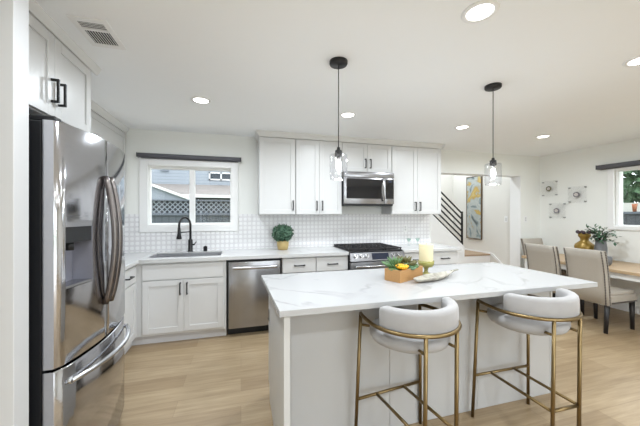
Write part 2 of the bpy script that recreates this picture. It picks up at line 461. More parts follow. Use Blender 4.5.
# ---- windows
def window_back():
    r = sroot('window_1', (-0.62, YB, 1.16))
    f = MB()  # casing boards on the wall
    f.box(-1.21, -1.115, YB - 0.022, YB, 1.16, 2.09, .003).box(-0.13, -0.035, YB - 0.022, YB, 1.16, 2.09, .003)
    f.box(-1.115, -0.13, YB - 0.022, YB, 1.16, 1.255, .003).box(-1.115, -0.13, YB - 0.022, YB, 1.995, 2.09, .003)
    f.build('window_casing', TRIM, r)
    f = MB()  # vinyl frame and meeting stile
    y0, y1 = YB + 0.05, YB + 0.11
    f.box(WX0, WX0 + .025, y0, y1, WZ0, WZ1, .004).box(WX1 - .025, WX1, y0, y1, WZ0, WZ1, .004)
    f.box(WX0 + .025, WX1 - .025, y0, y1, WZ0, WZ0 + .025, .004).box(WX0 + .025, WX1 - .025, y0, y1, WZ1 - .04, WZ1, .004)
    f.box(-0.650, -0.585, y0, y1, WZ0 + .025, WZ1 - .04, .004)
    f.build('window_frame', TRIM, r)
    MB().box(WX0 + .025, -0.650, YB + .075, YB + .08, WZ0 + .025, WZ1 - .04).build('pane', PANE, r)
    MB().box(-0.585, WX1 - .025, YB + .075, YB + .08, WZ0 + .025, WZ1 - .04).build('pane', PANE, r)
window_back()
def window_right():
    r = sroot('window_2', (XR, 2.36, 1.16))
    f = MB()
    a, bq = RY0, RY1
    f.box(XR - .022, XR, bq - .01, bq + .065, 1.155, 2.09, .003).box(XR - .022, XR, a - .065, a + .01, 1.155, 2.09, .003)
    f.box(XR - .022, XR, a + .01, bq - .01, 1.155, 1.21, .003).box(XR - .022, XR, a + .01, bq - .01, 2.025, 2.09, .003)
    f.build('window_casing', TRIM, r)
    f = MB(); x0, x1 = XR + .03, XR + .08
    f.box(x0, x1, bq - .04, bq, RZ0, RZ1, .004).box(x0, x1, a, a + .04, RZ0, RZ1, .004)
    f.box(x0, x1, a + .04, bq - .04, RZ0, RZ0 + .03, .004).box(x0, x1, a + .04, bq - .04, RZ1 - .03, RZ1, .004)
    f.box(x0, x1, 2.34, 2.40, RZ0 + .03, RZ1 - .03, .004)
    f.build('window_frame', TRIM, r)
    MB().box(XR + .052, XR + .057, 2.40, bq - .04, RZ0 + .03, RZ1 - .03).build('pane', PANE, r)
    MB().box(XR + .052, XR + .057, a + .04, 2.34, RZ0 + .03, RZ1 - .03).build('pane', PANE, r)
window_right()

def blind(name, x0, x1, y0, y1, z0, z1, label, along):
    t = thing(name, label, 'blind', ((x0 + x1) / 2, (y0 + y1) / 2, z0), 0, 'roller blinds over the windows')
    MB().box(x0, x1, y0, y1, z0, z1, .006, 2).build('cassette', SHADE, t)
    if along == 'x':
        ca = MB().box(x0 - .008, x0, y0, y1, z0 - .003, z1 + .003, .003); cb = MB().box(x1, x1 + .008, y0, y1, z0 - .003, z1 + .003, .003)
        c2 = MB().box(x0 + .03, x1 - .03, (y0 + y1) / 2 - .008, (y0 + y1) / 2 + .008, z0 - .012, z0, .003)
    else:
        ca = MB().box(x0, x1, y0 - .008, y0, z0 - .003, z1 + .003, .003); cb = MB().box(x0, x1, y1, y1 + .008, z0 - .003, z1 + .003, .003)
        c2 = MB().box((x0 + x1) / 2 - .008, (x0 + x1) / 2 + .008, y0 + .03, y1 - .03, z0 - .012, z0, .003)
    ca.build('end_cap', BLACKP, t); cb.build('end_cap', BLACKP, t); c2.build('hem_bar', SHADE, t)
blind('roller_blind', -1.215, -0.005, 3.935, YB, 2.086, 2.134, 'dark grey rolled-up blind above the window over the sink', 'x')
blind('roller_blind', 5.215, XR, 1.70, 3.10, 2.062, 2.122, 'dark grey rolled-up blind above the window by the dining table', 'y')

# ---- stair hall behind the opening
HX = 4.95
struct(MB().box(HX, HX + .15, YB + WT, 6.0, 0, 3.4).build('wall_hall_right', HALLW, local=True))
struct(MB().box(1.0, HX, 5.85, 6.0, 0, 3.4).build('wall_hall_far', HALLW, local=True))
struct(MB().box(0.9, 1.0, YB + WT, 6.0, 0, 3.4).build('wall_hall_left', HALLW, local=True))
struct(MB().box(0.9, HX + .15, YB + WT - .02, 6.0, 3.4, 3.5).build('ceiling_hall', CEIL, local=True))
struct(MB().box(0.9, HX + .15, YB, YB + WT, ZC + .15, 3.4).build('wall_hall_near', HALLW, local=True))
st = sroot('trim_staircase', (4.6, 4.5, 0))
for i, (yy, zz) in enumerate(((4.23, .187), (4.50, .373), (4.77, .56))):
    y2 = 5.85 if i == 2 else yy + .27
    MB().box(4.25, HX, yy, y2, 0, zz - .03).build('riser', TRIM, st)
    MB().box(4.25, HX, yy - .012, y2, zz - .03, zz, .004).build('tread', STEPOAK, st)
MB().prism([(HX - .014, 4.22, 0), (HX - .014, 4.22, .20), (HX - .014, 4.70, .575), (HX - .014, 4.80, .59), (HX - .014, 5.85, .59), (HX - .014, 5.85, .56), (HX - .014, 4.77, .56), (HX - .014, 4.5, .373), (HX - .014, 4.23, .187), (HX - .014, 4.23, 0)], (.014, 0, 0)).build('skirt_board', TRIM, st)
struct(MB().prism([(2.0, 4.70, 0), (4.25, 4.70, 0), (4.25, 4.70, .735), (2.0, 4.70, 2.67)], (0, .09, 0)).build('wall_stair_knee', TRIM, local=True))
def railing():
    t = thing('stair_railing', 'black metal stair railing with sloping bars in the hall opening', 'railing', (4.2, 4.745, .74))
    sl = (2.67 - .735) / (4.25 - 2.0)
    p0 = .735 + sl * .02
    MB().box(4.215, 4.245, 4.73, 4.76, p0 - .03, 1.43, .002).build('newel_post', BLACK, t)
    MB().box(2.60, 2.63, 4.73, 4.76, p0 + sl * 1.6 - .0, 1.43 + sl * 1.6, .002).build('newel_post', BLACK, t)
    for k in range(6):
        z = .80 + k * .118
        MB().prism([(2.60, 4.737, z + sl * 1.615 - .017), (4.23, 4.737, z - .017), (4.23, 4.737, z + .017), (2.60, 4.737, z + sl * 1.615 + .017)], (0, .016, 0)).build('rail_bar', BLACK, t)
railing()
t = thing('wall_art', 'tall narrow abstract painting in yellow and grey on the stair hall wall', 'painting', (HX - .02, 5.17, .84))
py0, py1, pz0, pz1 = 4.98, 5.37, .85, 2.19
MB().box(HX - .028, HX - .004, py0, py1, pz0, pz1).build('canvas', ART, t)
f = MB()
f.box(HX - .035, HX, py0 - .015, py0, pz0 - .015, pz1 + .015, .002).box(HX - .035, HX, py1, py1 + .015, pz0 - .015, pz1 + .015, .002).box(HX - .035, HX, py0, py1, pz0 - .015, pz0, .002).box(HX - .035, HX, py0, py1, pz1, pz1 + .015, .002)
f.build('picture_frame', mat('bronze_frame', rgb(104, 88, 68), .45, .3, .1), t)

# ------------------------------------------------------------------ ceiling fixtures
def can_light(x, y, label):
    t = thing('recessed_ceiling_light', label, 'ceiling light', (x, y, ZC), 0, 'recessed ceiling lights')
    MB().lathe([(.062, -.002), (.066, -.008), (.085, -.005), (.088, 0), (.062, 0)], (0, 0, 0), 28, close=False).build('trim_ring', TRIM, t, local=True)
    MB().lathe([(.0001, -.004), (.064, -.004), (.064, -.001), (.0001, -.001)], (0, 0, 0), 28).build('diffuser', CANE, t, local=True)
    d = bpy.data.lights.new('can_lamp', 'AREA'); d.shape = 'DISK'; d.size = 0.13; d.energy = CAN_W; d.color = (.865, .94, 1.0); d.spread = R(170)
    l = bpy.data.objects.new('can_lamp', d); l.location = (0, 0, -.012); C.objects.link(l); l.parent = t
    return t
can_light(-0.355, 2.84, 'round ceiling light nearest the sink window')
can_light(1.09, 2.85, 'round ceiling light above the range side of the room, behind the left pendant')
can_light(2.58, 2.89, 'round ceiling light between right upper cabinets and right pendant')
can_light(3.95, 2.95, 'round ceiling light nearest the dining corner and wall art')
can_light(1.19, 1.21, 'round ceiling light cut by the top edge of the photo, between the pendants')
can_light(2.62, 1.30, 'round ceiling light cut by the right edge of the photo')
for q, (x, y) in enumerate(((-.25, 1.21), (-.2, -.5), (1.3, -.5), (2.8, -.5), (4.3, -.5), (1.3, -2.0), (2.8, -2.0))):  # unseen lights; the first is added to brighten the left side
    can_light(x, y, 'round ceiling light out of the picture on the near side of the room')

def pendant(x, y, label):
    t = thing('pendant_lamp', label, 'pendant lamp', (x, y, 1.60), 0, 'pendant lamps over the island')
    z0 = 1.60
    MB().lathe([(.0001, .84), (.062, .84), (.062, .822), (.058, .815), (.0001, .815)], (0, 0, 0), 28).build('ceiling_plate', BLACK, t, local=True)
    MB().cyl((0, 0, .24), (0, 0, .816), .0032, 8).build('cord', BLACKP, t, local=True)
    MB().lathe([(.0001, .25), (.010, .25), (.012, .235), (.024, .228), (.026, .188), (.0001, .188)], (0, 0, 0), 20).build('socket', BLACK, t, local=True)
    j = MB().lathe([(.022, .202), (.056, .202), (.061, .195), (.0615, .052), (.058, .042), (.058, .032)], (0, 0, 0), 28, close=False)
    j.tube([(.058 * math.cos(2 * PI * k / 28), .058 * math.sin(2 * PI * k / 28), .032) for k in range(28)], .0018, 6, closed=True)
    j.build('jar_shade', JAR, t, local=True)
    MB().lathe([(.0001, .092), (.010, .096), (.018, .112), (.020, .130), (.016, .150), (.011, .164), (.0001, .166)], (0, 0, 0), 16).build('bulb', BULB, t, local=True)
    MB().cyl((0, 0, .160), (0, 0, .190), .0115, 12).build('bulb_base', CHROME, t, local=True)
    d = bpy.data.lights.new('pendant_light', 'POINT'); d.energy = BULB_W; d.shadow_soft_size = .03; d.color = (.90, .96, 1.0)
    l = bpy.data.objects.new('pendant_light', d); l.location = (0, 0, .045); C.objects.link(l); l.parent = t
pendant(0.645, 1.865, 'clear jar pendant with black cord over the left half of the island')
pendant(1.985, 1.885, 'clear jar pendant hanging in front of the stair hall opening')

d = bpy.data.lights.new('unseen_hall_lamp', 'AREA'); d.shape = 'DISK'; d.size = .35; d.energy = HALL_W; d.color = (.88, .95, 1.0)  # unseen lamp added to light the stair hall
l = bpy.data.objects.new('unseen_hall_lamp', d); l.location = (4.0, 5.2, 3.36); C.objects.link(l)

def vent():
    t = thing('ceiling_vent', 'white slotted air vent in the ceiling above the fridge', 'vent', (-.79, 1.945, ZC))
    x0, x1, y0, y1 = -.885, -.70, 1.80, 2.085
    zb, zt = ZC - .008, ZC
    f = MB()
    f.box(x0, x1, y0, y0 + .035, zb, zt, .002).box(x0, x1, y1 - .035, y1, zb, zt, .002).box(x0, x0 + .03, y0 + .035, y1 - .035, zb, zt, .002).box(x1 - .03, x1, y0 + .035, y1 - .035, zb, zt, .002)
    f.box(x0 + .03, x1 - .03, 1.895, 1.915, zb, zt, .002)
    f.build('vent_frame', TRIM, t)
    MB().box(x0 + .03, x1 - .03, y0 + .035, y1 - .035, ZC - .002, ZC).build('duct_back', BLACKP, t)
    s = MB()
    for k in range(9):
        xx = x0 + .038 + k * .0135
        s.box(xx, xx + .0025, 1.915, y1 - .035, zb + .001, zb + .0035)
    for k in range(4):
        yy = y0 + .043 + k * .014
        s.box(x0 + .03, x1 - .03, yy, yy + .003, zb + .001, zb + .0035)
    s.build('louver', TRIM, t)
vent()

# ------------------------------------------------------------------ cabinet helpers
def fmap(face, pos):
    """(u, v, depth) -> world: face 'B' looks towards -y at y=pos, face 'L' looks towards +x at x=pos"""
    if face == 'B': return lambda u, v, d: (u, pos - d, v)
    if face == 'L': return lambda u, v, d: (pos + d, u, v)
def fbox(m, mp, u0, u1, v0, v1, d0, d1, bev=0):
    a = mp(u0, v0, d0); b = mp(u1, v1, d1)
    m.box(a[0], b[0], a[1], b[1], a[2], b[2], bev)
def shaker(parent, name, mp, u0, u1, v0, v1, rail=.058):
    m = MB(); g = .0015
    u0 += g; u1 -= g; v0 += g; v1 -= g
    fbox(m, mp, u0, u1, v0, v1, 0, .011)
    fbox(m, mp, u0, u0 + rail, v0, v1, .011, .020, .0015); fbox(m, mp, u1 - rail, u1, v0, v1, .011, .020, .0015)
    fbox(m, mp, u0 + rail, u1 - rail, v0, v0 + rail, .011, .020, .0015); fbox(m, mp, u0 + rail, u1 - rail, v1 - rail, v1, .011, .020, .0015)
    return m.build(name, CAB, parent)
def slab(parent, name, mp, u0, u1, v0, v1):
    m = MB(); fbox(m, mp, u0 + .0015, u1 - .0015, v0 + .0015, v1 - .0015, 0, .020, .002)
    return m.build(name, CAB, parent)
def pull(parent, mp, u, v, L, vert):
    m = MB(); h = L / 2; k = .006
    if vert:
        fbox(m, mp, u - k, u + k, v - h, v + h, .046, .058, .001)
        for s in (-1, 1): fbox(m, mp, u - k, u + k, v + s * (h - k) - k, v + s * (h - k) + k, .02, .046)
    else:
        fbox(m, mp, u - h, u + h, v - k, v + k, .046, .058, .001)
        for s in (-1, 1): fbox(m, mp, u + s * (h - k) - k, u + s * (h - k) + k, v - k, v + k, .02, .046)
    m.build('handle', BLACK, parent)
def body(parent, x0, x1, y0, y1, z0, z1, m=None): return MB().box(x0, x1, y0, y1, z0, z1, .0015).build('carcass', m or CAB, parent)

# ---- upper cabinets, back wall (door backs at y = UF)
UF = 3.72; UB = YB - .002
UZ0, UZ1 = 1.378, 2.372
mp = fmap('B', UF)
def upper(x0, x1, z0, ndoors, label, hl):
    t = thing('upper_cabinet', label, 'cabinet', ((x0 + x1) / 2, UB - .15, z0), 0, 'white upper cabinets')
    body(t, x0, x1, UF, UB, z0, UZ1)
    if ndoors == 1:
        dd = shaker(t, 'door', mp, x0 + .004, x1 - .004, z0 + .006, UZ1 - .006); pull(dd, mp, x1 - .035, hl, .13, True)
    else:
        c = (x0 + x1) / 2
        dd = shaker(t, 'door', mp, x0 + .004, c, z0 + .006, UZ1 - .006); pull(dd, mp, c - .038, hl, .13, True)
        dd = shaker(t, 'door', mp, c, x1 - .004, z0 + .006, UZ1 - .006); pull(dd, mp, c + .038, hl, .13, True)
    return t
upper(.220, .688, UZ0, 1, 'white single-door upper cabinet right of the sink window', UZ0 + .12)
upper(.690, 1.330, UZ0, 2, 'white two-door upper cabinet immediately left of the microwave', UZ0 + .12)
upper(1.332, 2.088, 1.966, 2, 'short white two-door cabinet above the microwave', 2.09)
upper(2.09, 2.925, UZ0, 2, 'white two-door upper cabinet right of the microwave', UZ0 + .12)
cm = MB()
yf = UF - .02
def crown_profile(xa, xb):
    cm.prism([(xa, UB, 2.372), (xa, yf - .002, 2.372), (xa, yf - .008, 2.385), (xa, yf - .03, 2.42), (xa, yf - .038, 2.425), (xa, yf - .038, ZC), (xa, UB, ZC)], (xb - xa, 0, 0))
crown_profile(.215, 2.93)
cm.prism([(.215, UB, 2.372), (.205, UB, 2.385), (.185, UB, 2.42), (.18, UB, 2.425), (.18, UB, ZC), (.215, UB, ZC)], (0, yf - .038 - UB, 0))
cm.prism([(2.93, UB, 2.372), (2.94, UB, 2.385), (2.96, UB, 2.42), (2.965, UB, 2.425), (2.965, UB, ZC), (2.93, UB, ZC)], (0, yf - .038 - UB, 0))
struct(cm.build('trim_1', CROWN, local=True))

# ---- upper cabinets, left wall
def upper_left(x, y0, y1, z0, z1, label, handles, split):
    t = thing('upper_cabinet', label, 'cabinet', (XL + .15, (y0 + y1) / 2, z0), 0, 'white upper cabinets')
    body(t, XL + .002, x, y0, y1, z0, z1)
    m2 = fmap('L', x); c = split
    dd = shaker(t, 'door', m2, y0 + .004, c, z0 + .006, z1 - .006)
    if handles: pull(dd, m2, c - .032, handles, .13, True)
    dd = shaker(t, 'door', m2, c, y1 - .004, z0 + .006, z1 - .006)
    if handles: pull(dd, m2, c + .032, handles, .13, True)
FX = -1.0
upper_left(FX - .02, 1.492, 2.34, 1.925, 2.39, 'white two-door cabinet above the fridge', 2.07, 1.935)
upper_left(-1.375, 2.345, 4.01, 1.378, 2.372, 'white upper cabinet on left wall behind the fridge', 1.5, 3.1)
cm = MB()
xf = FX
cm.prism([(xf - .01, 1.492, 2.39), (xf + .004, 1.492, 2.39), (xf + .008, 1.492, 2.40), (xf + .026, 1.492, 2.43), (xf + .026, 1.492, ZC), (xf - .01, 1.492, ZC)], (0, .93, 0))
cm.box(XL + .002, xf - .01, 1.492, 2.34, 2.39, ZC)
cm.prism([(-1.30, 2.34, 2.39), (-1.30, 2.354, 2.39), (-1.30, 2.358, 2.40), (-1.30, 2.422, 2.43), (-1.30, 2.422, ZC), (-1.30, 2.34, ZC)], (xf - .01 + 1.30, 0, 0))
struct(cm.build('trim_2', CROWN, local=True))
cm = MB(); xf = -1.355
cm.prism([(xf - .02, 2.378, 2.372), (xf + .004, 2.378, 2.372), (xf + .008, 2.378, 2.385), (xf + .03, 2.378, 2.42), (xf + .034, 2.378, 2.425), (xf + .034, 2.378, ZC), (xf - .02, 2.378, ZC)], (0, YB - 2.38, 0))
cm.box(XL + .002, xf - .02, 2.378, YB - .002, 2.372, ZC)
struct(cm.build('trim_3', CROWN, local=True))

# ---- base cabinets, back run
BF = 3.395; BZ1 = .874
mb = fmap('B', BF)
def toe(parent, x0, x1):
    MB().box(x0, x1, 3.45, YB - .01, 0, .10).build('toe_kick', TOE, parent)
def base_cab(x0, x1, label):
    t = thing('base_cabinet', label, 'cabinet', ((x0 + x1) / 2, 3.7, 0), 0, 'white base cabinets')
    body(t, x0, x1, BF, YB - .01, .10, BZ1); toe(t, x0, x1)
    return t
t = thing('base_cabinet', 'white sink base cabinet with two doors under the window', 'cabinet', (-.58, 3.7, 0), 0, 'white base cabinets')
m = MB().box(-1.002, -.988, BF, YB - .01, .10, BZ1).box(-.175, -.160, BF, YB - .01, .10, BZ1).box(-.988, -.175, BF + .02, YB - .01, .10, .118).box(-.988, -.175, BF, BF + .018, .10, BZ1).box(-.988, -.175, YB - .02, YB - .01, .118, BZ1)
m.build('carcass', CAB, t); toe(t, -1.002, -.160)
slab(t, 'false_front', mb, -.995, -.190, .690, .855)
dd = shaker(t, 'door', mb, -.995, -.594, .125, .682); pull(dd, mb, -.628, .59, .13, True)
dd = shaker(t, 'door', mb, -.594, -.190, .125, .682); pull(dd, mb, -.560, .59, .13, True)
for x0, x1, lab in ((.468, .880, 'white drawer cabinet beside the dishwasher'), (.882, 1.296, 'white drawer cabinet just left of the range'), (2.066, 2.94, 'white drawer cabinet right of the range by the hall opening')):
    t = base_cab(x0, x1, lab)
    n = 2 if x1 - x0 > .6 else 1
    wd = (x1 - x0) / n
    for k in range(n):
        a, bq = x0 + .003 + k * wd, x0 - .003 + (k + 1) * wd
        dr = slab(t, 'drawer', mb, a, bq, .690, .855); pull(dr, mb, (a + bq) / 2, .775, .13, False)
        dd = shaker(t, 'door', mb, a, bq, .125, .682); pull(dd, mb, bq - .035, .59, .13, True)
# left run
LFX = -1.062
ml = fmap('L', LFX)
t = thing('base_cabinet', 'white base cabinet between the fridge and the corner', 'cabinet', (-1.37, 2.9, 0), 0, 'white base cabinets')
body(t, XL + .002, LFX, 2.34, YB - .01, .10, BZ1)
MB().box(LFX, -1.003, BF, YB - .4, .10, BZ1).build('corner_filler', CAB, t)
MB().box(XL + .002, -1.11, 2.34, YB - .01, 0, .10).build('toe_kick', TOE, t)
MB().box(-1.11, -1.003, 3.45, YB - .4, 0, .10).build('toe_kick', TOE, t)
dr = slab(t, 'drawer', ml, 2.86, 3.36, .690, .855); pull(dr, ml, 3.13, .775, .13, False)
dd = shaker(t, 'door', ml, 2.86, 3.36, .125, .682); pull(dd, ml, 2.93, .59, .13, True)
dr = slab(t, 'drawer', ml, 2.36, 2.857, .690, .855); pull(dr, ml, 2.6, .775, .13, False)
dd = shaker(t, 'door', ml, 2.36, 2.857, .125, .682); pull(dd, ml, 2.42, .59, .13, True)

# ---- counters
CF = 3.352; ZT = .914
SX0, SX1, SY0, SY1 = -.985, -.225, 3.47, 3.87
c = MB()
c.box(XL + .002, -1.02, 2.34, YB - .008, .876, ZT, .003)
c.box(-1.02, SX0, CF, YB - .008, .876, ZT).box(SX1, 1.296, CF, YB - .008, .876, ZT, .0)
c.box(SX0, SX1, CF, SY0, .876, ZT).box(SX0, SX1, SY1, YB - .008, .876, ZT)
tag(c.build('kitchen_countertop', COUNTER), 'white stone countertop running from the fridge under the window to the range', 'countertop')
c = MB().box(2.064, 2.985, CF, YB - .008, .876, ZT, .003)
tag(c.build('kitchen_countertop', COUNTER), 'short white stone countertop right of the range', 'countertop')

# ---- sink, faucet, soap pump
t = thing('kitchen_sink', 'stainless steel undermount sink below the window', 'sink', (-.605, 3.67, .68))
s = MB()
s.box(SX0, SX1, SY0, SY1, .68, .684).box(SX0, SX0 + .004, SY0, SY1, .684, .905).box(SX1 - .004, SX1, SY0, SY1, .684, .905)
s.box(SX0 + .004, SX1 - .004, SY0, SY0 + .004, .684, .905).box(SX0 + .004, SX1 - .004, SY1 - .004, SY1, .684, .905)
s.build('basin', BASIN, t)
MB().lathe([(.045, .684), (.045, .688), (.02, .686), (.0001, .685)], (-.6, 3.68, 0), 20).build('drain', CHROME, t)

t = thing('kitchen_faucet', 'matte black gooseneck faucet with pull-down spray behind the sink', 'faucet', (-.615, 3.925, ZT))
MB().lathe([(.0001, 0), (.034, 0), (.034, .008), (.027, .012), (.027, .14), (.020, .155), (.0001, .14)], (0, 0, 0), 20).build('faucet_base', BLACK, t, local=True)
pts = [(0, 0, .13), (0, 0, .33)]
for k in range(1, 13):
    a = PI * k / 12
    q = .085 * (1 - math.cos(a)); pts.append((-q * .62, -q * .78, .33 + .10 * math.sin(a)))
pts.append((-.17 * .62, -.17 * .78, .30))
MB().tube(pts, .0135, 12).build('neck', BLACK, t, local=True)
ex, ey = -.17 * .62, -.17 * .78
MB().lathe([(.0001, .18), (.030, .17), (.030, .185), (.020, .23), (.016, .31), (.0001, .31)], (ex, ey, 0), 16).build('spray_head', BLACK, t, local=True)
MB().cyl((0, 0, .25), (ex * .92, ey * .92, .25), .007, 8).build('dock_arm', BLACK, t, local=True)
MB().cyl((.015, -.008, .085), (.05, -.03, .09), .011, 12).tube([(.045, -.026, .09), (.075, -.05, .125)], .006, 8).build('lever', BLACK, t, local=True)
o = MB().box(-.46, -.415, 3.895, 3.935, ZT, ZT + .06, .004).box(-.45, -.425, 3.905, 3.926, ZT + .06, ZT + .067, .002)
tag(o.build('air_switch', BLACK), 'small black square button on the counter right of the faucet', 'switch')

# ---- dishwasher
t = thing('dishwasher', 'stainless steel dishwasher with bar handle', 'dishwasher', (.154, 3.7, 0))
MB().box(-.148, .456, 3.42, YB - .01, .09, .868).build('tub_housing', BLACKP, t)
dd = MB().box(-.135, .443, 3.362, 3.42, .10, .848, .006, 2).build('door', STEEL, t)
h = MB().box(-.095, .403, 3.292, 3.325, .768, .804, .012, 2)
h.box(-.085, -.062, 3.322, 3.364, .778, .799, .004).box(.37, .393, 3.322, 3.364, .778, .799, .004)
h.build('handle', CHROME, dd)
MB().box(.30, .36, 3.358, 3.364, .165, .18, .001).build('nameplate', BLACKP, dd)
MB().box(-.148, .456, 3.47, 3.52, 0, .09).build('toe_kick', BLACKP, t)

# ---- range
def gas_range():
    x0, x1 = 1.302, 2.058
    t = thing('gas_range', 'stainless steel gas range with black grates and front knobs', 'stove', ((x0 + x1) / 2, 3.7, 0))
    MB().box(x0, x1, 3.36, YB - .012, .03, .902).build('oven_body', BLACKP, t)
    MB().box(x0 + .03, x1 - .03, 3.40, 3.98, 0, .03).build('foot', BLACKP, t)
    MB().prism([(x0, 3.40, .902), (x0, 3.332, .900), (x0, 3.300, .80), (x0, 3.37, .80)], (x1 - x0, 0, 0)).build('control_panel', RANGE, t)
    MB().box(x0 - .004, x1 + .004, 3.37, YB - .012, .902, .917, .003).build('cooktop', IRON, t)
    dv = Vector((0, -.95, .32)).normalized()
    for k, xx in enumerate((.07, .145, .22, .58, .67)):
        p = Vector((x0 + xx, 3.319, .857)); q = p + dv * .035
        kn = MB().cyl(p - dv * .003, p + dv * .006, .027, 20).cyl(p + dv * .006, q, .021, 20, .018).build('knob', CHROME, t)
        m = MB(); a = q + dv * .001; m.box(a.x - .003, a.x + .003, a.y - .004, a.y + .002, a.z - .016, a.z + .016); m.build('pointer', BLACKP, kn)
    pd = Vector((0, -.035, -.105)).normalized(); nn = Vector((0, -.95, .316)).normalized()
    a = Vector((x0 + .29, 3.316, .852)) + nn * .003
    m = MB(); hh = pd * .040
    m.prism([a - hh, a + hh, a + hh + Vector((.235, 0, 0)), a - hh + Vector((.235, 0, 0))], -nn * .006); m.build('display', DISPLAY, t)
    dd = MB().box(x0 + .004, x1 - .004, 3.315, 3.36, .22, .785, .005, 2).build('oven_door', RANGE, t)
    MB().box(x0 + .10, x1 - .10, 3.312, 3.318, .32, .66, .002).build('window', DARKGLASS, dd)
    MB().cyl((x0 + .05, 3.27, .735), (x1 - .05, 3.27, .735), .012, 12).cyl((x0 + .08, 3.27, .735), (x0 + .08, 3.32, .735), .009, 8).cyl((x1 - .08, 3.27, .735), (x1 - .08, 3.32, .735), .009, 8).build('handle', CHROME, dd)
    MB().box(x0 + .004, x1 - .004, 3.318, 3.36, .05, .21, .005, 2).build('drawer', RANGE, t)
    for a, bq in ((x0 + .006, x0 + .25), (x0 + .256, x0 + .50), (x0 + .506, x1 - .006)):
        g = MB(); z0, z1 = .932, .947
        for yy in (3.385, 3.54, 3.69, 3.84, 3.985): g.box(a, bq, yy - .008, yy + .008, z0, z1, .003)
        for k in range(5):
            xx = a + .008 + k * (bq - a - .016) / 4; g.box(xx - .007, xx + .007, 3.385, 3.985, z0, z1, .003)
        for xx in (a + .012, bq - .012):
            for yy in (3.39, 3.98): g.box(xx - .008, xx + .008, yy - .008, yy + .008, .917, z0)
        g.build('grate', IRON, t)
    for xx in (.13, .38, .63):
        for yy in (3.54, 3.83):
            MB().lathe([(.0001, 0), (.05, 0), (.05, .008), (.036, .010), (.036, .018), (.0001, .018)], (x0 + xx, yy, .916), 18).build('burner', IRON, t)
gas_range()

# ---- microwave
def microwave():
    x0, x1 = 1.334, 2.084
    t = thing('microwave', 'stainless steel over-range microwave with black window', 'microwave', ((x0 + x1) / 2, 3.8, 1.50))
    z0, z1 = 1.512, 1.962; y0 = 3.63
    MB().box(x0, x1, y0 + .03, YB - .01, z0, z1).build('housing', BLACKP, t)
    dd = MB().box(x0, x0 + .605, y0, y0 + .03, z0 + .012, z1 - .075, .004, 2).build('door', STEELX, t)
    MB().box(x0 + .035, x0 + .555, y0 - .003, y0 + .004, z0 + .085, z1 - .095, .002).build('window', DARKGLASS, dd)
    hp = [(x0 + .578, y0 - .004 - .035 * math.sin(PI * k / 10), z0 + .05 + .315 * k / 10) for k in range(11)]
    MB().tube(hp, .012, 10).build('handle', CHROME, dd)
    cp = MB().box(x0 + .607, x1, y0, y0 + .03, z0 + .012, z1 - .075, .004, 2).build('control_panel', STEELX, t)
    MB().box(x0 + .618, x1 - .008, y0 - .003, y0 + .004, z0 + .085, z1 - .095, .002).build('keypad', DARKGLASS, cp)
    MB().box(x0 + .66, x1 - .04, y0 - .0045, y0 - .002, z1 - .135, z1 - .115).build('clock', DISPLAY, cp)
    MB().box(x0, x1, y0 - .002, y0 + .03, z1 - .073, z1, .004, 2).build('vent_panel', STEELX, t)
    MB().box(x0 + .01, x1 - .01, y0 + .02, YB - .05, z0 - .014, z0).build('underside', BLACKP, t)
microwave()

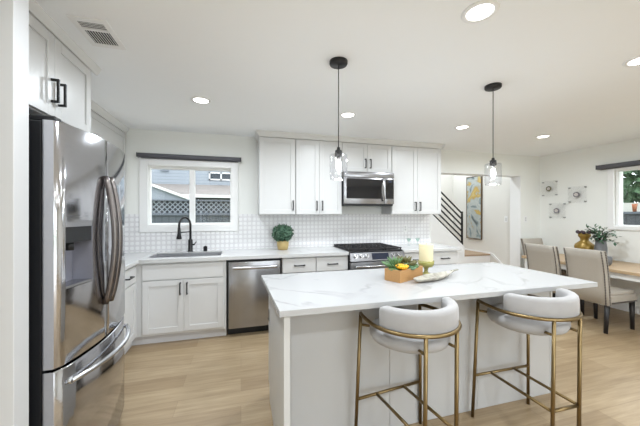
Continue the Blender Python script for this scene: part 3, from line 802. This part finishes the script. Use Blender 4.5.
# ------------------------------------------------------------------ fridge
def fridge():
    y0, y1 = 1.535, 2.300; ym = 1.88
    t = thing('refrigerator', 'stainless steel french-door refrigerator with water dispenser', 'refrigerator', (-1.2, ym, 0))
    MB().box(XL + .03, -.845, y0 + .004, y1 - .004, .05, 1.808, .004).build('housing', BLACKP, t)
    MB().box(XL + .1, -.80, y0 + .02, y1 - .02, 0, .085).build('kick_grille', BLACKP, t)
    h = (y1 - y0) / 2; yc = (y0 + y1) / 2
    def fx(y):
        q = abs((y - yc) / h)
        return -.782 + .052 * (1 - q ** 2) - .016 * max(0, (q - .93) / .07) ** 2
    def bowed(name, ya, yb, za, zb, hole=None, m=FRIDGE):
        mbx = MB(); bm = mbx.bm
        ys = sorted(set([ya + (yb - ya) * k / 14 for k in range(15)] + ([hole[0], hole[1]] if hole else [])))
        zs = [za, za + .004, zb - .004, zb]
        if hole: zs = sorted(zs + [hole[2], hole[3]])
        def X(y, z): return fx(y) - (.004 if z in (za, zb) else 0)
        g = {}
        for i, y in enumerate(ys):
            for j, z in enumerate(zs): g[i, j] = bm.verts.new((X(y, z), y, z))
        for i in range(len(ys) - 1):
            for j in range(len(zs) - 1):
                yy = (ys[i] + ys[i + 1]) / 2; zz = (zs[j] + zs[j + 1]) / 2
                if hole and hole[0] < yy < hole[1] and hole[2] < zz < hole[3]: continue
                f = bm.faces.new((g[i, j], g[i + 1, j], g[i + 1, j + 1], g[i, j + 1])); f.smooth = True
        B = -.84
        n, k = len(ys) - 1, len(zs) - 1
        bk = {(i, j): bm.verts.new((B, ys[i], zs[j])) for i in (0, n) for j in range(k + 1)}
        bt = {i: (bm.verts.new((B, ys[i], za)) if 0 < i < n else bk[i, 0], bm.verts.new((B, ys[i], zb)) if 0 < i < n else bk[i, k]) for i in range(n + 1)}
        for i in range(n):
            bm.faces.new((g[i, 0], bt[i][0], bt[i + 1][0], g[i + 1, 0])); bm.faces.new((g[i, k], g[i + 1, k], bt[i + 1][1], bt[i][1]))
        for j in range(k):
            bm.faces.new((g[0, j], g[0, j + 1], bk[0, j + 1], bk[0, j])); bm.faces.new((g[n, j], bk[n, j], bk[n, j + 1], g[n, j + 1]))
        return mbx.build(name, m, t)
    hole = (1.572, 1.745, 1.05, 1.335)
    d1 = bowed('door', y0, ym - .002, .708, 1.81, hole)
    d2 = bowed('door', ym + .002, y1, .708, 1.81)
    d3 = bowed('freezer_drawer', y0, y1, .085, .695)
    # dispenser
    a, bq, za, zb = hole; bk = -.835
    r = MB()
    r.box(bk, bk + .006, a, bq, za, zb)
    r.poly([(fx(a), a, za), (bk, a, za), (bk, a, zb), (fx(a), a, zb)]).poly([(fx(bq), bq, za), (bk, bq, za), (bk, bq, zb), (fx(bq), bq, zb)])
    r.poly([(fx(a), a, zb), (fx(bq), bq, zb), (bk, bq, zb), (bk, a, zb)])
    r.build('dispenser_recess', mat('recess_grey', rgb(150, 150, 160), .3, .5, .06), d1)
    m = MB().prism([(fx(a) - .004, a + .003, zb - .075), (fx(bq) - .004, bq - .003, zb - .075), (bk + .02, bq - .003, zb - .075), (bk + .02, a + .003, zb - .075)], (0, 0, .074))
    m.build('dispenser_panel', BLACKP, d1)
    MB().cyl((bk + .035, (a + bq) / 2, zb - .115), (bk + .035, (a + bq) / 2, zb - .074), .018, 12).build('nozzle', BLACKP, d1)
    MB().prism([(fx(a) - .002, a, za), (fx(bq) - .002, bq, za), (bk, bq, za), (bk, a, za)], (0, 0, .012)).build('drip_tray', CHROME, d1)
    # handles
    for o, yy in ((d1, ym - .032), (d2, ym + .026)):
        pts = []
        for k in range(21):
            q = k / 20; pts.append((fx(yy) + .008 + .046 * math.sin(PI * q) ** .8, yy, .90 + .70 * q))
        hd = MB().tube(pts, .016, 12)
        hd.cyl((fx(yy) - .004, yy, .905), (fx(yy) + .014, yy, .905), .012, 10).cyl((fx(yy) - .004, yy, 1.595), (fx(yy) + .014, yy, 1.595), .012, 10)
        hd.build('handle', HANDLE_STEEL, o)
    pts = []
    for k in range(21):
        q = k / 20; yy = y0 + .05 + (y1 - y0 - .09) * q; pts.append((fx(yy) + .012 + .045 * math.sin(PI * q) ** .8, yy, .625))
    hd = MB().tube(pts, .0125, 12)
    for yy in (y0 + .052, y1 - .042): hd.cyl((fx(yy) - .004, yy, .625), (fx(yy) + .016, yy, .625), .014, 10)
    hd.build('handle', CHROME, d3)
    for yy in (y0 + .04, y1 - .04): MB().box(-.90, -.80, yy - .025, yy + .025, 1.808, 1.834, .005).build('hinge_cover', BLACKP, t)
fridge()

# ------------------------------------------------------------------ island
IX0, IX1, IY0, IY1 = .165, 2.405, 1.42, 2.285
BX0, BX1, BY0, BY1 = .207, 2.335, 1.672, 2.255
t = thing('kitchen_island', 'white panelled island base under the veined stone top', 'island', ((BX0 + BX1) / 2, (BY0 + BY1) / 2, 0))
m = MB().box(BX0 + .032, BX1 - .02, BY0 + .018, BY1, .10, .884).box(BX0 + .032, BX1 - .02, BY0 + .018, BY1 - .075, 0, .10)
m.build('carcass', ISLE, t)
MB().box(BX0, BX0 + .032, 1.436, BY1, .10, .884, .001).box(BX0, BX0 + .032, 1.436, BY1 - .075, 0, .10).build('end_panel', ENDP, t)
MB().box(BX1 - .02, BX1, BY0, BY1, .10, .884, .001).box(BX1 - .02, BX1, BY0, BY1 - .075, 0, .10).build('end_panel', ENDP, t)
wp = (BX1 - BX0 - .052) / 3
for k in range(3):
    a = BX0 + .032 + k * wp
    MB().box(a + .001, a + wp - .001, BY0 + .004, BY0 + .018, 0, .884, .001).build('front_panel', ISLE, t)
tag(MB().prism([(.184, IY0, .884), (IX1, IY0, .884), (IX1, IY1, .884), (.153, IY1, .884)], (0, 0, .03)).build('island_countertop', QUARTZ), 'large white veined stone slab on top of the island', 'countertop')
t = thing('power_outlet', 'dark power outlet on the left end of the island', 'outlet', (BX0, 2.16, .62))
MB().box(BX0 - .005, BX0, 2.125, 2.195, .58, .70, .002).build('cover_plate', mat('plate_grey', rgb(196, 196, 198), .4), t)
MB().box(BX0 - .008, BX0 - .005, 2.142, 2.178, .60, .68, .001).build('socket_face', BLACKP, t)

# ------------------------------------------------------------------ bar stools
def make_stool(loc, label):
    t = thing('bar_stool', label, 'bar stool', loc, 0, 'bar stools at the island')
    rr = .0105
    zr = .803; rad = .252
    fl = {}
    for s in (-1, 1):
        fl[s] = ((s * .248, .198, 0), (s * .222, .176, zr))
        MB().tube(fl[s], rr, 10).build('leg', BRASS, t, local=True)
    for s in (-1, 1):
        MB().tube([(s * .103, -.222, 0), (s * .100, -.231, zr)], rr, 10).build('leg', BRASS, t, local=True)
    pts = [(-.222, .176, zr), (-.235, .13, zr), (-.247, .065, zr)]
    for k in range(0, 25):
        a = PI + PI * k / 24
        pts.append((rad * math.cos(a), rad * math.sin(a), zr))
    pts += [(.247, .065, zr), (.235, .13, zr), (.222, .176, zr)]
    MB().tube(pts, rr, 10).build('arm_rail', BRASS, t, local=True)
    zf = .286
    lx = .248 - .028 * zf / zr; ly = .198 - .022 * zf / zr
    MB().cyl((-lx, ly, zf), (lx, ly, zf), .009, 10).build('footrest', BRASS, t, local=True)
    by = -.222
    MB().cyl((-.102, by, zf), (.102, by, zf), .009, 10).build('footrest', BRASS, t, local=True)
    for s in (-1, 1): MB().cyl((s * .102, by, zf), (s * .102, ly, zf), .009, 10).build('stretcher', BRASS, t, local=True)
    # brackets from the legs to the seat
    for s in (-1, 1):
        MB().cyl((s * .222, .178, .735), (s * .15, .14, .725), .008, 8).build('bracket', BRASS, t, local=True)
        MB().cyl((s * .100, -.2145, .715), (s * .096, -.17, .715), .008, 8).build('bracket', BRASS, t, local=True)
    prof = [(.0001, .672), (.12, .673), (.185, .678), (.216, .694), (.228, .718), (.225, .742), (.205, .758), (.13, .766), (.0001, .769)]
    MB().lathe(prof, (0, .012, 0), 40, 1.0, .95).build('seat', VELVET, t, local=True)
    # upholstered wrap-around back band
    band = MB(); bm = band.bm
    sec = []
    for k in range(16):
        a = 2 * PI * k / 16; ca, sa = math.cos(a), math.sin(a)
        sec.append((.030 * math.copysign(abs(ca) ** .55, ca), .066 * math.copysign(abs(sa) ** .45, sa)))
    rings = []; N_ = 40; A0, A1 = R(-174), R(-6)
    for i in range(N_ + 1):
        q = i / N_; a = A0 + (A1 - A0) * q
        e = min(q, 1 - q) * N_
        k = min(1.0, (e + .25) / 2.2) ** .5
        r0 = .218; c = Vector((r0 * math.cos(a), r0 * math.sin(a), .847)); o = Vector((math.cos(a), math.sin(a), 0))
        lift = .004 * math.cos(a + PI / 2)
        rings.append([bm.verts.new(c + o * (u * k) + Vector((0, 0, v * (.6 + .4 * k) + lift))) for u, v in sec])
    for A, B in zip(rings, rings[1:]):
        for j in range(16):
            f = bm.faces.new((A[j], A[(j + 1) % 16], B[(j + 1) % 16], B[j])); f.smooth = True
    bm.faces.new(rings[0]); bm.faces.new(rings[-1][::-1])
    band.build('backrest', VELVET, t, local=True)
    return t
stool = make_stool((.93, 1.438, 0), 'brass-legged grey velvet stool on the fridge side of the island')
dup(stool, (1.784, 1.428, 0), 'brass-legged grey velvet stool at the island end nearest the dining chairs')
stool.rotation_euler = (0, 0, R(7))

# ------------------------------------------------------------------ on the island
t = thing('succulent_planter', 'wooden box of succulents with a yellow flower on the island', 'planter', (1.167, 1.888, ZT), math.atan2(.434, .9))
bx = MB(); hx, hy, hh, th_ = .15, .066, .085, .010
bx.box(-hx, hx, -hy, -hy + th_, 0, hh, .001).box(-hx, hx, hy - th_, hy, 0, hh, .001).box(-hx, -hx + th_, -hy + th_, hy - th_, 0, hh, .001).box(hx - th_, hx, -hy + th_, hy - th_, 0, hh, .001).box(-hx + th_, hx - th_, -hy + th_, hy - th_, 0, .01)
bx.build('box', BOXWOOD, t, local=True)
MB().box(-hx + th_, hx - th_, -hy + th_, hy - th_, .01, .072).build('soil', mat('moss_soil', rgb(70, 74, 46), .95, 0, .3, 60, .3), t, local=True)
def rosette(c, r, m, name, seed, tall=1.0, rings=3, wide=.42):
    rn = random.Random(seed); g = MB()
    for q in range(rings):
        nn = 5 + 3 * (rings - q); el = R(20 + 55 * q / max(1, rings - 1)); rq = r * (1 - .22 * q)
        for k in range(nn):
            a = 2 * PI * (k + .5 * (q % 2)) / nn + rn.uniform(-.1, .1)
            d = Vector((math.cos(a) * math.cos(el), math.sin(a) * math.cos(el), math.sin(el) * tall))
            p = Vector(c)
            e = p + d * rq
            g.tube([p, p + d * rq * .45, p + d * rq * .8, e], [rq * .08, rq * wide * .5, rq * wide * .34, rq * .02], 6)
    g.build(name, m, t, local=True)
rosette((-.118, .012, .07), .042, SUCC, 'succulent', 1)
rosette((-.080, -.035, .088), .050, YELLOW, 'flower', 2, 1.3, 4, .62)
rosette((-.065, .035, .07), .105, SUCC, 'succulent', 3, 1.5, 3, .2)
rosette((-.01, .005, .07), .075, SUCCD, 'succulent', 4, 1.2)
rosette((.03, .02, .075), .105, SUCCR, 'succulent', 5, 1.4, 3, .36)
rosette((.055, -.02, .07), .065, SUCC, 'succulent', 6)
rosette((.105, .01, .07), .062, SUCCD, 'succulent', 7)
rosette((.01, -.04, .07), .05, SUCCB, 'succulent', 8)

t = thing('candle_holder', 'olive glass pedestal candle holder behind the dish on the island', 'candle holder', (1.425, 1.985, ZT))
MB().lathe([(.0001, 0), (.036, 0), (.037, .005), (.017, .012), (.013, .028), (.017, .042), (.020, .052), (.050, .060), (.060, .078), (.062, .108), (.058, .108), (.056, .082), (.050, .076), (.0001, .075)], (0, 0, 0), 28).build('pedestal', OLIVE, t, local=True)
t = thing('pillar_candle', 'thick cream pillar candle standing on the olive glass holder', 'candle', (1.425, 1.985, ZT + .0765))
MB().lathe([(.0001, 0), (.052, 0), (.0525, .004), (.054, .156), (.050, .162), (.030, .156), (.0001, .155)], (0, 0, 0), 28).build('wax', CREAM, t, local=True)
MB().cyl((0, 0, .153), (.002, 0, .168), .0016, 6).build('wick', BLACKP, t, local=True)
t = thing('serving_dish', 'long weathered leaf-shaped dish in front of the candle', 'dish', (1.352, 1.802, ZT), R(20))
g = MB(); bm = g.bm; N_ = 28
def dish_ring(z, k, rim):
    out = []
    for i in range(N_):
        a = 2 * PI * i / N_; x = .225 * math.cos(a); y = .062 * math.sin(a) * (1 - .25 * abs(math.cos(a)))
        out.append(bm.verts.new((x * k + (.045 * max(0, math.cos(a)) ** 6 if rim else 0), y * k, z + (.008 * abs(math.cos(a)) ** 3 if rim else 0))))
    return out
rs = [dish_ring(0, .55, False), dish_ring(.010, .85, False), dish_ring(.028, 1.0, True), dish_ring(.028, .93, True), dish_ring(.014, .74, False), dish_ring(.008, .4, False)]
for A, B in zip(rs, rs[1:]):
    for j in range(N_):
        f = bm.faces.new((A[j], A[(j + 1) % N_], B[(j + 1) % N_], B[j])); f.smooth = True
bm.faces.new(rs[0][::-1]); bm.faces.new(rs[-1])
g.build('bowl', DISHM, t, local=True)
MB().tube([(.245, .0, .030), (.29, .003, .033), (.335, .0, .034)], [.010, .008, .006], 8).build('handle', DISHM, t, local=True)

# ---- on the back counter
t = thing('boxwood_topiary', 'round green boxwood ball in a gold pot on the counter', 'plant', (.535, 3.80, ZT))
MB().lathe([(.0001, 0), (.052, 0), (.066, .004), (.078, .06), (.079, .118), (.075, .122), (.070, .11), (.0001, .108)], (0, 0, 0), 24).build('pot', GOLD, t, local=True)
MB().cyl((0, 0, .095), (0, 0, .2), .010, 8).build('stem', BARK, t, local=True)
g = MB().ball((0, 0, .215), .098, 16).leaf_ball((0, 0, .215), (.128, .128, .112), 900, .034, .022, 3, .72)
g.build('foliage', LEAF, t, local=True)
gl = mat_glass('green_tinted_glass', (.86, .93, .9), .2)
def goblet(loc, lab):
    t = thing('stemmed_glass', lab, 'glass', loc, 0, 'small stemmed glasses on the counter')
    MB().lathe([(.0001, 0), (.024, 0), (.024, .003), (.004, .008), (.004, .05), (.0001, .05)], (0, 0, 0), 16).build('stem', gl, t, local=True)
    MB().lathe([(.004, .05), (.018, .062), (.034, .105), (.032, .105), (.016, .064), (.0001, .056)], (0, 0, 0), 16, close=False).build('cup', gl, t, local=True)
goblet((2.43, 3.80, ZT), 'small stemmed glass on the right counter, the one closer to the range')
goblet((2.58, 3.80, ZT), 'small stemmed glass on the right counter, the one closer to the hall opening')
def plate(name, lab, cat, x, y, z, face):
    t = thing(name, lab, cat, (x, y, z))
    if face == 'B':
        MB().box(x - .036, x + .036, y - .006, y, z, z + .115, .002).build('cover_plate', TRIM, t)
        for k in (.024, .062): MB().box(x - .016, x + .016, y - .008, y - .006, z + k, z + k + .03, .001).build('rocker', CAB, t)
    else:
        MB().box(x - .006, x, y - .036, y + .036, z, z + .115, .002).build('cover_plate', TRIM, t)
        MB().box(x - .009, x - .006, y - .016, y + .016, z + .024, z + .09, .001).build('rocker', CAB, t)
plate('power_outlet', 'white outlet plate on the tiles above the right counter', 'outlet', 2.50, YB - .008, 1.10, 'B')
plate('light_switch', 'white switch plate on the wall between hall opening and dining corner', 'light switch', 4.96, YB, 1.23, 'B')
plate('light_switch', 'white switch plate on the stair hall wall beside the opening', 'light switch', HX, 4.40, 1.22, 'R')

# ------------------------------------------------------------------ dining corner
t = thing('dining_table', 'long oak-topped dining table against the right wall under the window', 'table', (4.86, 2.75, 0))
TX0, TX1, TY0, TY1, TZ = 4.43, 5.278, 1.72, 3.66, .705
MB().box(TX0, TX1, TY0, TY1, TZ - .038, TZ, .004).build('tabletop', OAK, t)
a = MB()
a.box(TX0 + .05, TX0 + .07, TY0 + .1, TY1 - .1, TZ - .115, TZ - .038).box(TX1 - .07, TX1 - .05, TY0 + .1, TY1 - .1, TZ - .115, TZ - .038)
a.box(TX0 + .07, TX1 - .07, TY0 + .06, TY0 + .08, TZ - .115, TZ - .038).box(TX0 + .07, TX1 - .07, TY1 - .08, TY1 - .06, TZ - .115, TZ - .038)
a.build('apron', TRIM, t)
for x in (TX0 + .03, TX1 - .10):
    for y in (TY0 + .03, TY1 - .10): MB().box(x, x + .07, y, y + .07, 0, TZ - .038, .004).build('leg', TRIM, t)

def make_chair(loc, label):
    t = thing('dining_chair', label, 'chair', loc, 0, 'beige dining chairs at the table')
    W = .215
    # back slab, gently leaning and scooped at the top
    g = MB(); bm = g.bm
    prof = [(-.235, .325), (-.245, .50), (-.262, .68), (-.292, .85), (-.322, .960)]
    thk = .062
    rows = []
    ys = [-W, -W + .012, -W * .55, 0, W * .55, W - .012, W]
    for i, (x, z) in enumerate(prof):
        edge = [.012, 0, 0, 0, 0, 0, .012]
        fr = [bm.verts.new((x + thk - edge[k] * .8, y, z)) for k, y in enumerate(ys)]
        bk = [bm.verts.new((x + edge[k] * .8, y, z)) for k, y in enumerate(ys)]
        rows.append((fr, bk))
    for (f0, b0), (f1, b1) in zip(rows, rows[1:]):
        for j in range(6):
            q = bm.faces.new((f0[j], f0[j + 1], f1[j + 1], f1[j])); q.smooth = True
            q = bm.faces.new((b0[j], b1[j], b1[j + 1], b0[j + 1])); q.smooth = True
        bm.faces.new((f0[0], f1[0], b1[0], b0[0])); bm.faces.new((f0[6], b0[6], b1[6], f1[6]))
    for (f, b), top in ((rows[0], 0), (rows[-1], 1)):
        for j in range(6): bm.faces.new((f[j], f[j + 1], b[j + 1], b[j]))
    g.build('backrest', LINEN, t, local=True)
    MB().box(-.18, .26, -W, W, .335, .435, .016, 3).build('seat', LINEN, t, local=True)
    MB().box(-.165, .25, -W + .01, W - .01, .425, .475, .022, 3).build('seat_cushion', LINEN, t, local=True)
    for s in (-1, 1):
        for x0, x1 in ((.225, .235), (-.195, -.225)):
            y = s * (W - .03)
            MB().tube([(x0, y, .345), (x1, y, 0)], [.030, .022], 4).build('leg', DARKWOOD, t, local=True)
    def at(z):
        for (xa, za), (xb, zb) in zip(prof, prof[1:]):
            if za <= z <= zb + 1e-6: return xa + (xb - xa) * (z - za) / (zb - za)
    for s in (-1, 1):
        e = MB(); r_ = MB(); q_ = MB()
        for k in range(34):
            z = .335 + .615 * k / 33
            e.ball((at(z) + thk * .5, s * (W + .001), z), .0085, 6); r_.ball((at(z) + .001, s * (W - .020), z), .0085, 6)
        for k in range(22): q_.ball((-.165 + .415 * k / 21, s * (W + .001), .352), .0085, 6)
        for nb in (e, r_, q_): nb.build('nailhead_trim', NAIL, t, local=True)
    return t
ch = make_chair((4.31, 2.52, 0), 'beige nailhead dining chair nearer the kitchen island corner')
dup(ch, (4.29, 3.03, 0), 'beige nailhead dining chair between the hall opening and the other side chair')
dup(ch, (4.855, 3.54, 0), 'beige nailhead dining chair at the far head of the table by the corner', R(-90))

t = thing('decorative_vase', 'mustard gold double-bellied vase with dark dried flowers on the table', 'vase', (4.97, 3.10, TZ))
MB().lathe([(.0001, 0), (.07, 0), (.085, .05), (.11, .13), (.120, .19), (.112, .225), (.07, .262), (.048, .285), (.052, .315), (.072, .345), (.076, .372), (.060, .392), (.05, .392), (.0001, .38)], (0, 0, 0), 28).build('vase_body', MUSTARD, t, local=True)
g = MB()
rn = random.Random(4)
for k in range(7):
    a = 2 * PI * k / 7; g.tube([(0, 0, .37), (.07 * math.cos(a), .07 * math.sin(a), .40)], .004, 5); g.ball((.08 * math.cos(a), .08 * math.sin(a), .405 + .01 * rn.random()), .026, 8)
g.build('dried_flower', PLUM, t, local=True)
t = thing('potted_plant', 'leafy green plant in a dark grey pot beside the mustard vase', 'plant', (4.95, 2.885, TZ))
MB().lathe([(.0001, 0), (.06, 0), (.066, .02), (.070, .20), (.062, .25), (.055, .31), (.048, .31), (.05, .24), (.0001, .23)], (0, 0, 0), 20).build('pot', GREYCER, t, local=True)
g = MB(); sm = MB(); rn = random.Random(11)
for k in range(26):
    a = rn.uniform(0, 2 * PI); l_ = rn.uniform(.09, .21); up = rn.uniform(-.02, .20)
    p0 = Vector((0, 0, .27)); p2 = Vector((l_ * math.cos(a), l_ * math.sin(a) - .03, .30 + up)); p1 = (p0 + p2) / 2 + Vector((0, 0, .06))
    sm.tube([p0, p1, p2], .0025, 5)
    for q in range(9):
        s_ = .3 + .7 * q / 8; p = p0 * (1 - s_) ** 2 + p1 * 2 * s_ * (1 - s_) + p2 * s_ ** 2
        g.leaf(p, (rn.gauss(0, 1), rn.gauss(0, 1), rn.gauss(.2, .6)), (0, 0, 1), .055 * rn.uniform(.7, 1.2), .034)
sm.build('stem', BARK, t, local=True); g.build('foliage', LEAFY, t, local=True)
o = MB().lathe([(.0001, 0), (.032, 0), (.048, .03), (.052, .075), (.050, .115), (.044, .115), (.046, .07), (.04, .03), (.0001, .012)], (4.70, 2.67, TZ), 20)
tag(o.build('ceramic_cup', GREYCER), 'small dark grey cup near the front edge of the table', 'cup')

def shadow_box(y, z, w_, label, m):
    t = thing('acrylic_wall_art', label, 'wall art', (XR, y, z), 0, 'acrylic agate frames on the right wall')
    MB().box(XR - .032, XR - .026, y - w_ / 2, y + w_ / 2, z - w_ / 2, z + w_ / 2, .001).build('acrylic_panel', ACRYL, t)
    for a in (-1, 1):
        for b in (-1, 1):
            MB().cyl((XR, y + a * (w_ / 2 - .02), z + b * (w_ / 2 - .02)), (XR - .036, y + a * (w_ / 2 - .02), z + b * (w_ / 2 - .02)), .009, 10).build('standoff', CHROME, t)
    g = MB(); rn = random.Random(int(y * 100)); n = 18
    ring = [(XR - .036, y + .045 * (1 + rn.uniform(-.1, .1)) * math.cos(2 * PI * k / n), z + .042 * (1 + rn.uniform(-.1, .1)) * math.sin(2 * PI * k / n)) for k in range(n)]
    g.prism(ring, (-.010, 0, 0)); g.build('agate_slice', m, t)
    g = MB(); g.prism([(XR - .046, y + .029 * math.cos(2 * PI * k / 12), z + .027 * math.sin(2 * PI * k / 12)) for k in range(12)], (-.002, 0, 0))
    g.build('agate_core', mat('agate_core', rgb(206, 200, 196), .2, 0, .2, 60), t)
shadow_box(3.83, 1.832, .27, 'clear square frame with olive agate slice, closest to the wall corner', AGATE)
shadow_box(3.395, 1.70, .27, 'clear square frame with agate slice, the one nearest the window', AGATEB)
shadow_box(3.70, 1.44, .27, 'clear square frame with agate slice, lowest of the three', AGATEB)

# ------------------------------------------------------------------ outside
struct(MB().box(-40, 40, -30, 45, -.35, -.25).build('ground_lawn', GRASS, local=True))
struct(MB().box(-4, 9, -12, YR - .25, -.14, -.06).build('ground_bounce', mat('pale_bounce', rgb(205, 203, 198), .85, 0, .06, 3), local=True))  # unseen pale slab added to bounce daylight onto the ceiling
def house():
    t = thing('neighbour_house', 'blue-grey two-storey house behind the fence, seen through the sink window', 'house', (-2.5, 22, -.25))
    MB().box(-12, 6, 22, 26, -.25, 6.4).build('wall', SIDING, t)
    MB().prism([(-12, 18.0, 2.38), (-12, 22.0, 3.30), (-12, 22.0, 3.42), (-12, 18.0, 2.50)], (18, 0, 0)).build('roof', SHINGLE, t)
    MB().box(-12, 6, 17.95, 18.0, 2.30, 2.48).build('fascia', FASC, t)
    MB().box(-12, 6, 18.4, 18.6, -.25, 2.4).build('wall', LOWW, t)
    sl = (2.98 - 2.24) / (-4.73 + 2.82)
    zl = 2.24 + sl * (-8 + 2.82)
    MB().prism([(-8, 17.5, -.25), (-2.9, 17.5, -.25), (-2.9, 17.5, 2.2), (-8, 17.5, zl - .05)], (0, .4, 0)).build('gable_wall', GABLE, t)
    MB().prism([(-8, 17.3, zl + .05), (-2.55, 17.3, 2.24 + sl * .27 + .05), (-2.55, 17.3, 2.24 + sl * .27 - .10), (-8, 17.3, zl - .10)], (0, .1, 0)).build('fascia', FASC, t)
    MB().prism([(-8, 17.4, zl + .05), (-2.55, 17.4, 2.24 + sl * .27 + .05), (-2.55, 17.4, 2.24 + sl * .27 - .05), (-8, 17.4, zl - .05)], (0, .8, 0)).build('roof', SHINGLE, t)
    w = MB(); x0, x1, z0, z1 = -2.22, -0.62, 3.76, 4.34
    w.box(x0, x1, 21.93, 22, z0, z0 + .1).box(x0, x1, 21.93, 22, z1 - .1, z1).box(x0, x0 + .1, 21.93, 22, z0, z1).box(x1 - .1, x1, 21.93, 22, z0, z1).box(-1.44, -1.34, 21.93, 22, z0, z1)
    wf = w.build('window_frame', FASC, t)
    MB().box(x0 + .1, x1 - .1, 21.97, 21.99, z0 + .1, z1 - .1).build('pane', mat('far_pane', rgb(62, 68, 74), .7, spec=.1), wf)
    MB().box(-5.35, -4.85, 21.9, 22, 4.28, 4.42).build('wall_vent', mat('vent_dark', rgb(96, 104, 112), .6), t)
house()
def lattice_fence():
    t = thing('garden_fence', 'grey board fence with lattice top outside the sink window', 'fence', (-1.5, 7.5, -.25))
    MB().box(-5, 2.5, 7.50, 7.53, -.25, 1.36).build('board_panel', FENCE, t)
    MB().box(-5, 2.5, 7.46, 7.55, 1.34, 1.40, .004).build('rail', LATT, t)
    MB().box(-5, 2.5, 7.46, 7.55, 1.68, 1.72, .004).build('cap_rail', LATT, t)
    l_ = MB(); x = -5.0
    while x < 2.2:
        l_.prism([(x, 7.500, 1.40), (x + .03, 7.500, 1.40), (x + .31, 7.500, 1.68), (x + .28, 7.500, 1.68)], (0, .008, 0))
        l_.prism([(x + .28, 7.509, 1.40), (x + .31, 7.509, 1.40), (x + .03, 7.509, 1.68), (x, 7.509, 1.68)], (0, .008, 0))
        x += .115
    l_.build('lattice', mat('lattice_strip', rgb(124, 131, 138), .8, 0, .08), t)
    MB().box(-5, 2.5, 7.525, 7.538, 1.40, 1.68).build('backing_panel', mat('fence_backing', rgb(44, 48, 54), .85, 0, .1), t)
    for x in (-3.4, -.95, 1.5): MB().box(x, x + .09, 7.54, 7.63, -.25, 1.72).build('post', LATT, t)
lattice_fence()
t = thing('garden_fence', 'dark grey board fence outside the dining window', 'fence', (8.2, 3.4, -.25))
MB().box(8.2, 8.23, -1, 9, -.25, 1.38).build('board_panel', FENCER, t)
MB().box(8.16, 8.26, -1, 9, 1.38, 1.43).build('cap_rail', LATT, t)
tag(MB().box(9.6, 9.75, -1, 10, -.25, 1.66).build('garden_wall', WHITEWALL), 'white garden wall beyond the dark fence', 'wall')
o = MB().lathe([(.0001, 0), (.03, 0), (.042, .13), (.046, .17), (.036, .17), (.0001, .15)], (8.21, 4.18, 1.43), 18)
tag(o.build('terracotta_pot', TERRA), 'small terracotta pot standing on the dark garden fence', 'pot')
def tree(x, y, h, r, seed, lab):
    t = thing('leafy_tree', lab, 'tree', (x, y, -.25), 0, 'trees outside the dining window')
    MB().tube([(0, 0, 0), (.05, .05, h * .4), (0, 0, h * .75)], [.2, .15, .06], 8).build('trunk', BARK, t, local=True)
    g = MB(); rn = random.Random(seed)
    for k in range(7):
        c = (rn.uniform(-.55, .55) * r, rn.uniform(-.6, .6) * r, h * .62 + rn.uniform(-.35, .45) * r)
        g.leaf_ball(c, (r * .62, r * .62, r * .55), 420, .26, .16, seed * 10 + k, .45)
    g.build('foliage', TREEL, t, local=True)
tree(11.6, 5.2, 4.4, 1.9, 1, 'big leafy tree just beyond the white garden wall')
tree(12.2, 9.4, 4.8, 2.0, 2, 'leafy tree at the left of the dining window view')
tree(12.0, .2, 4.6, 2.0, 3, 'leafy tree hidden towards the window edge, beyond the wall')
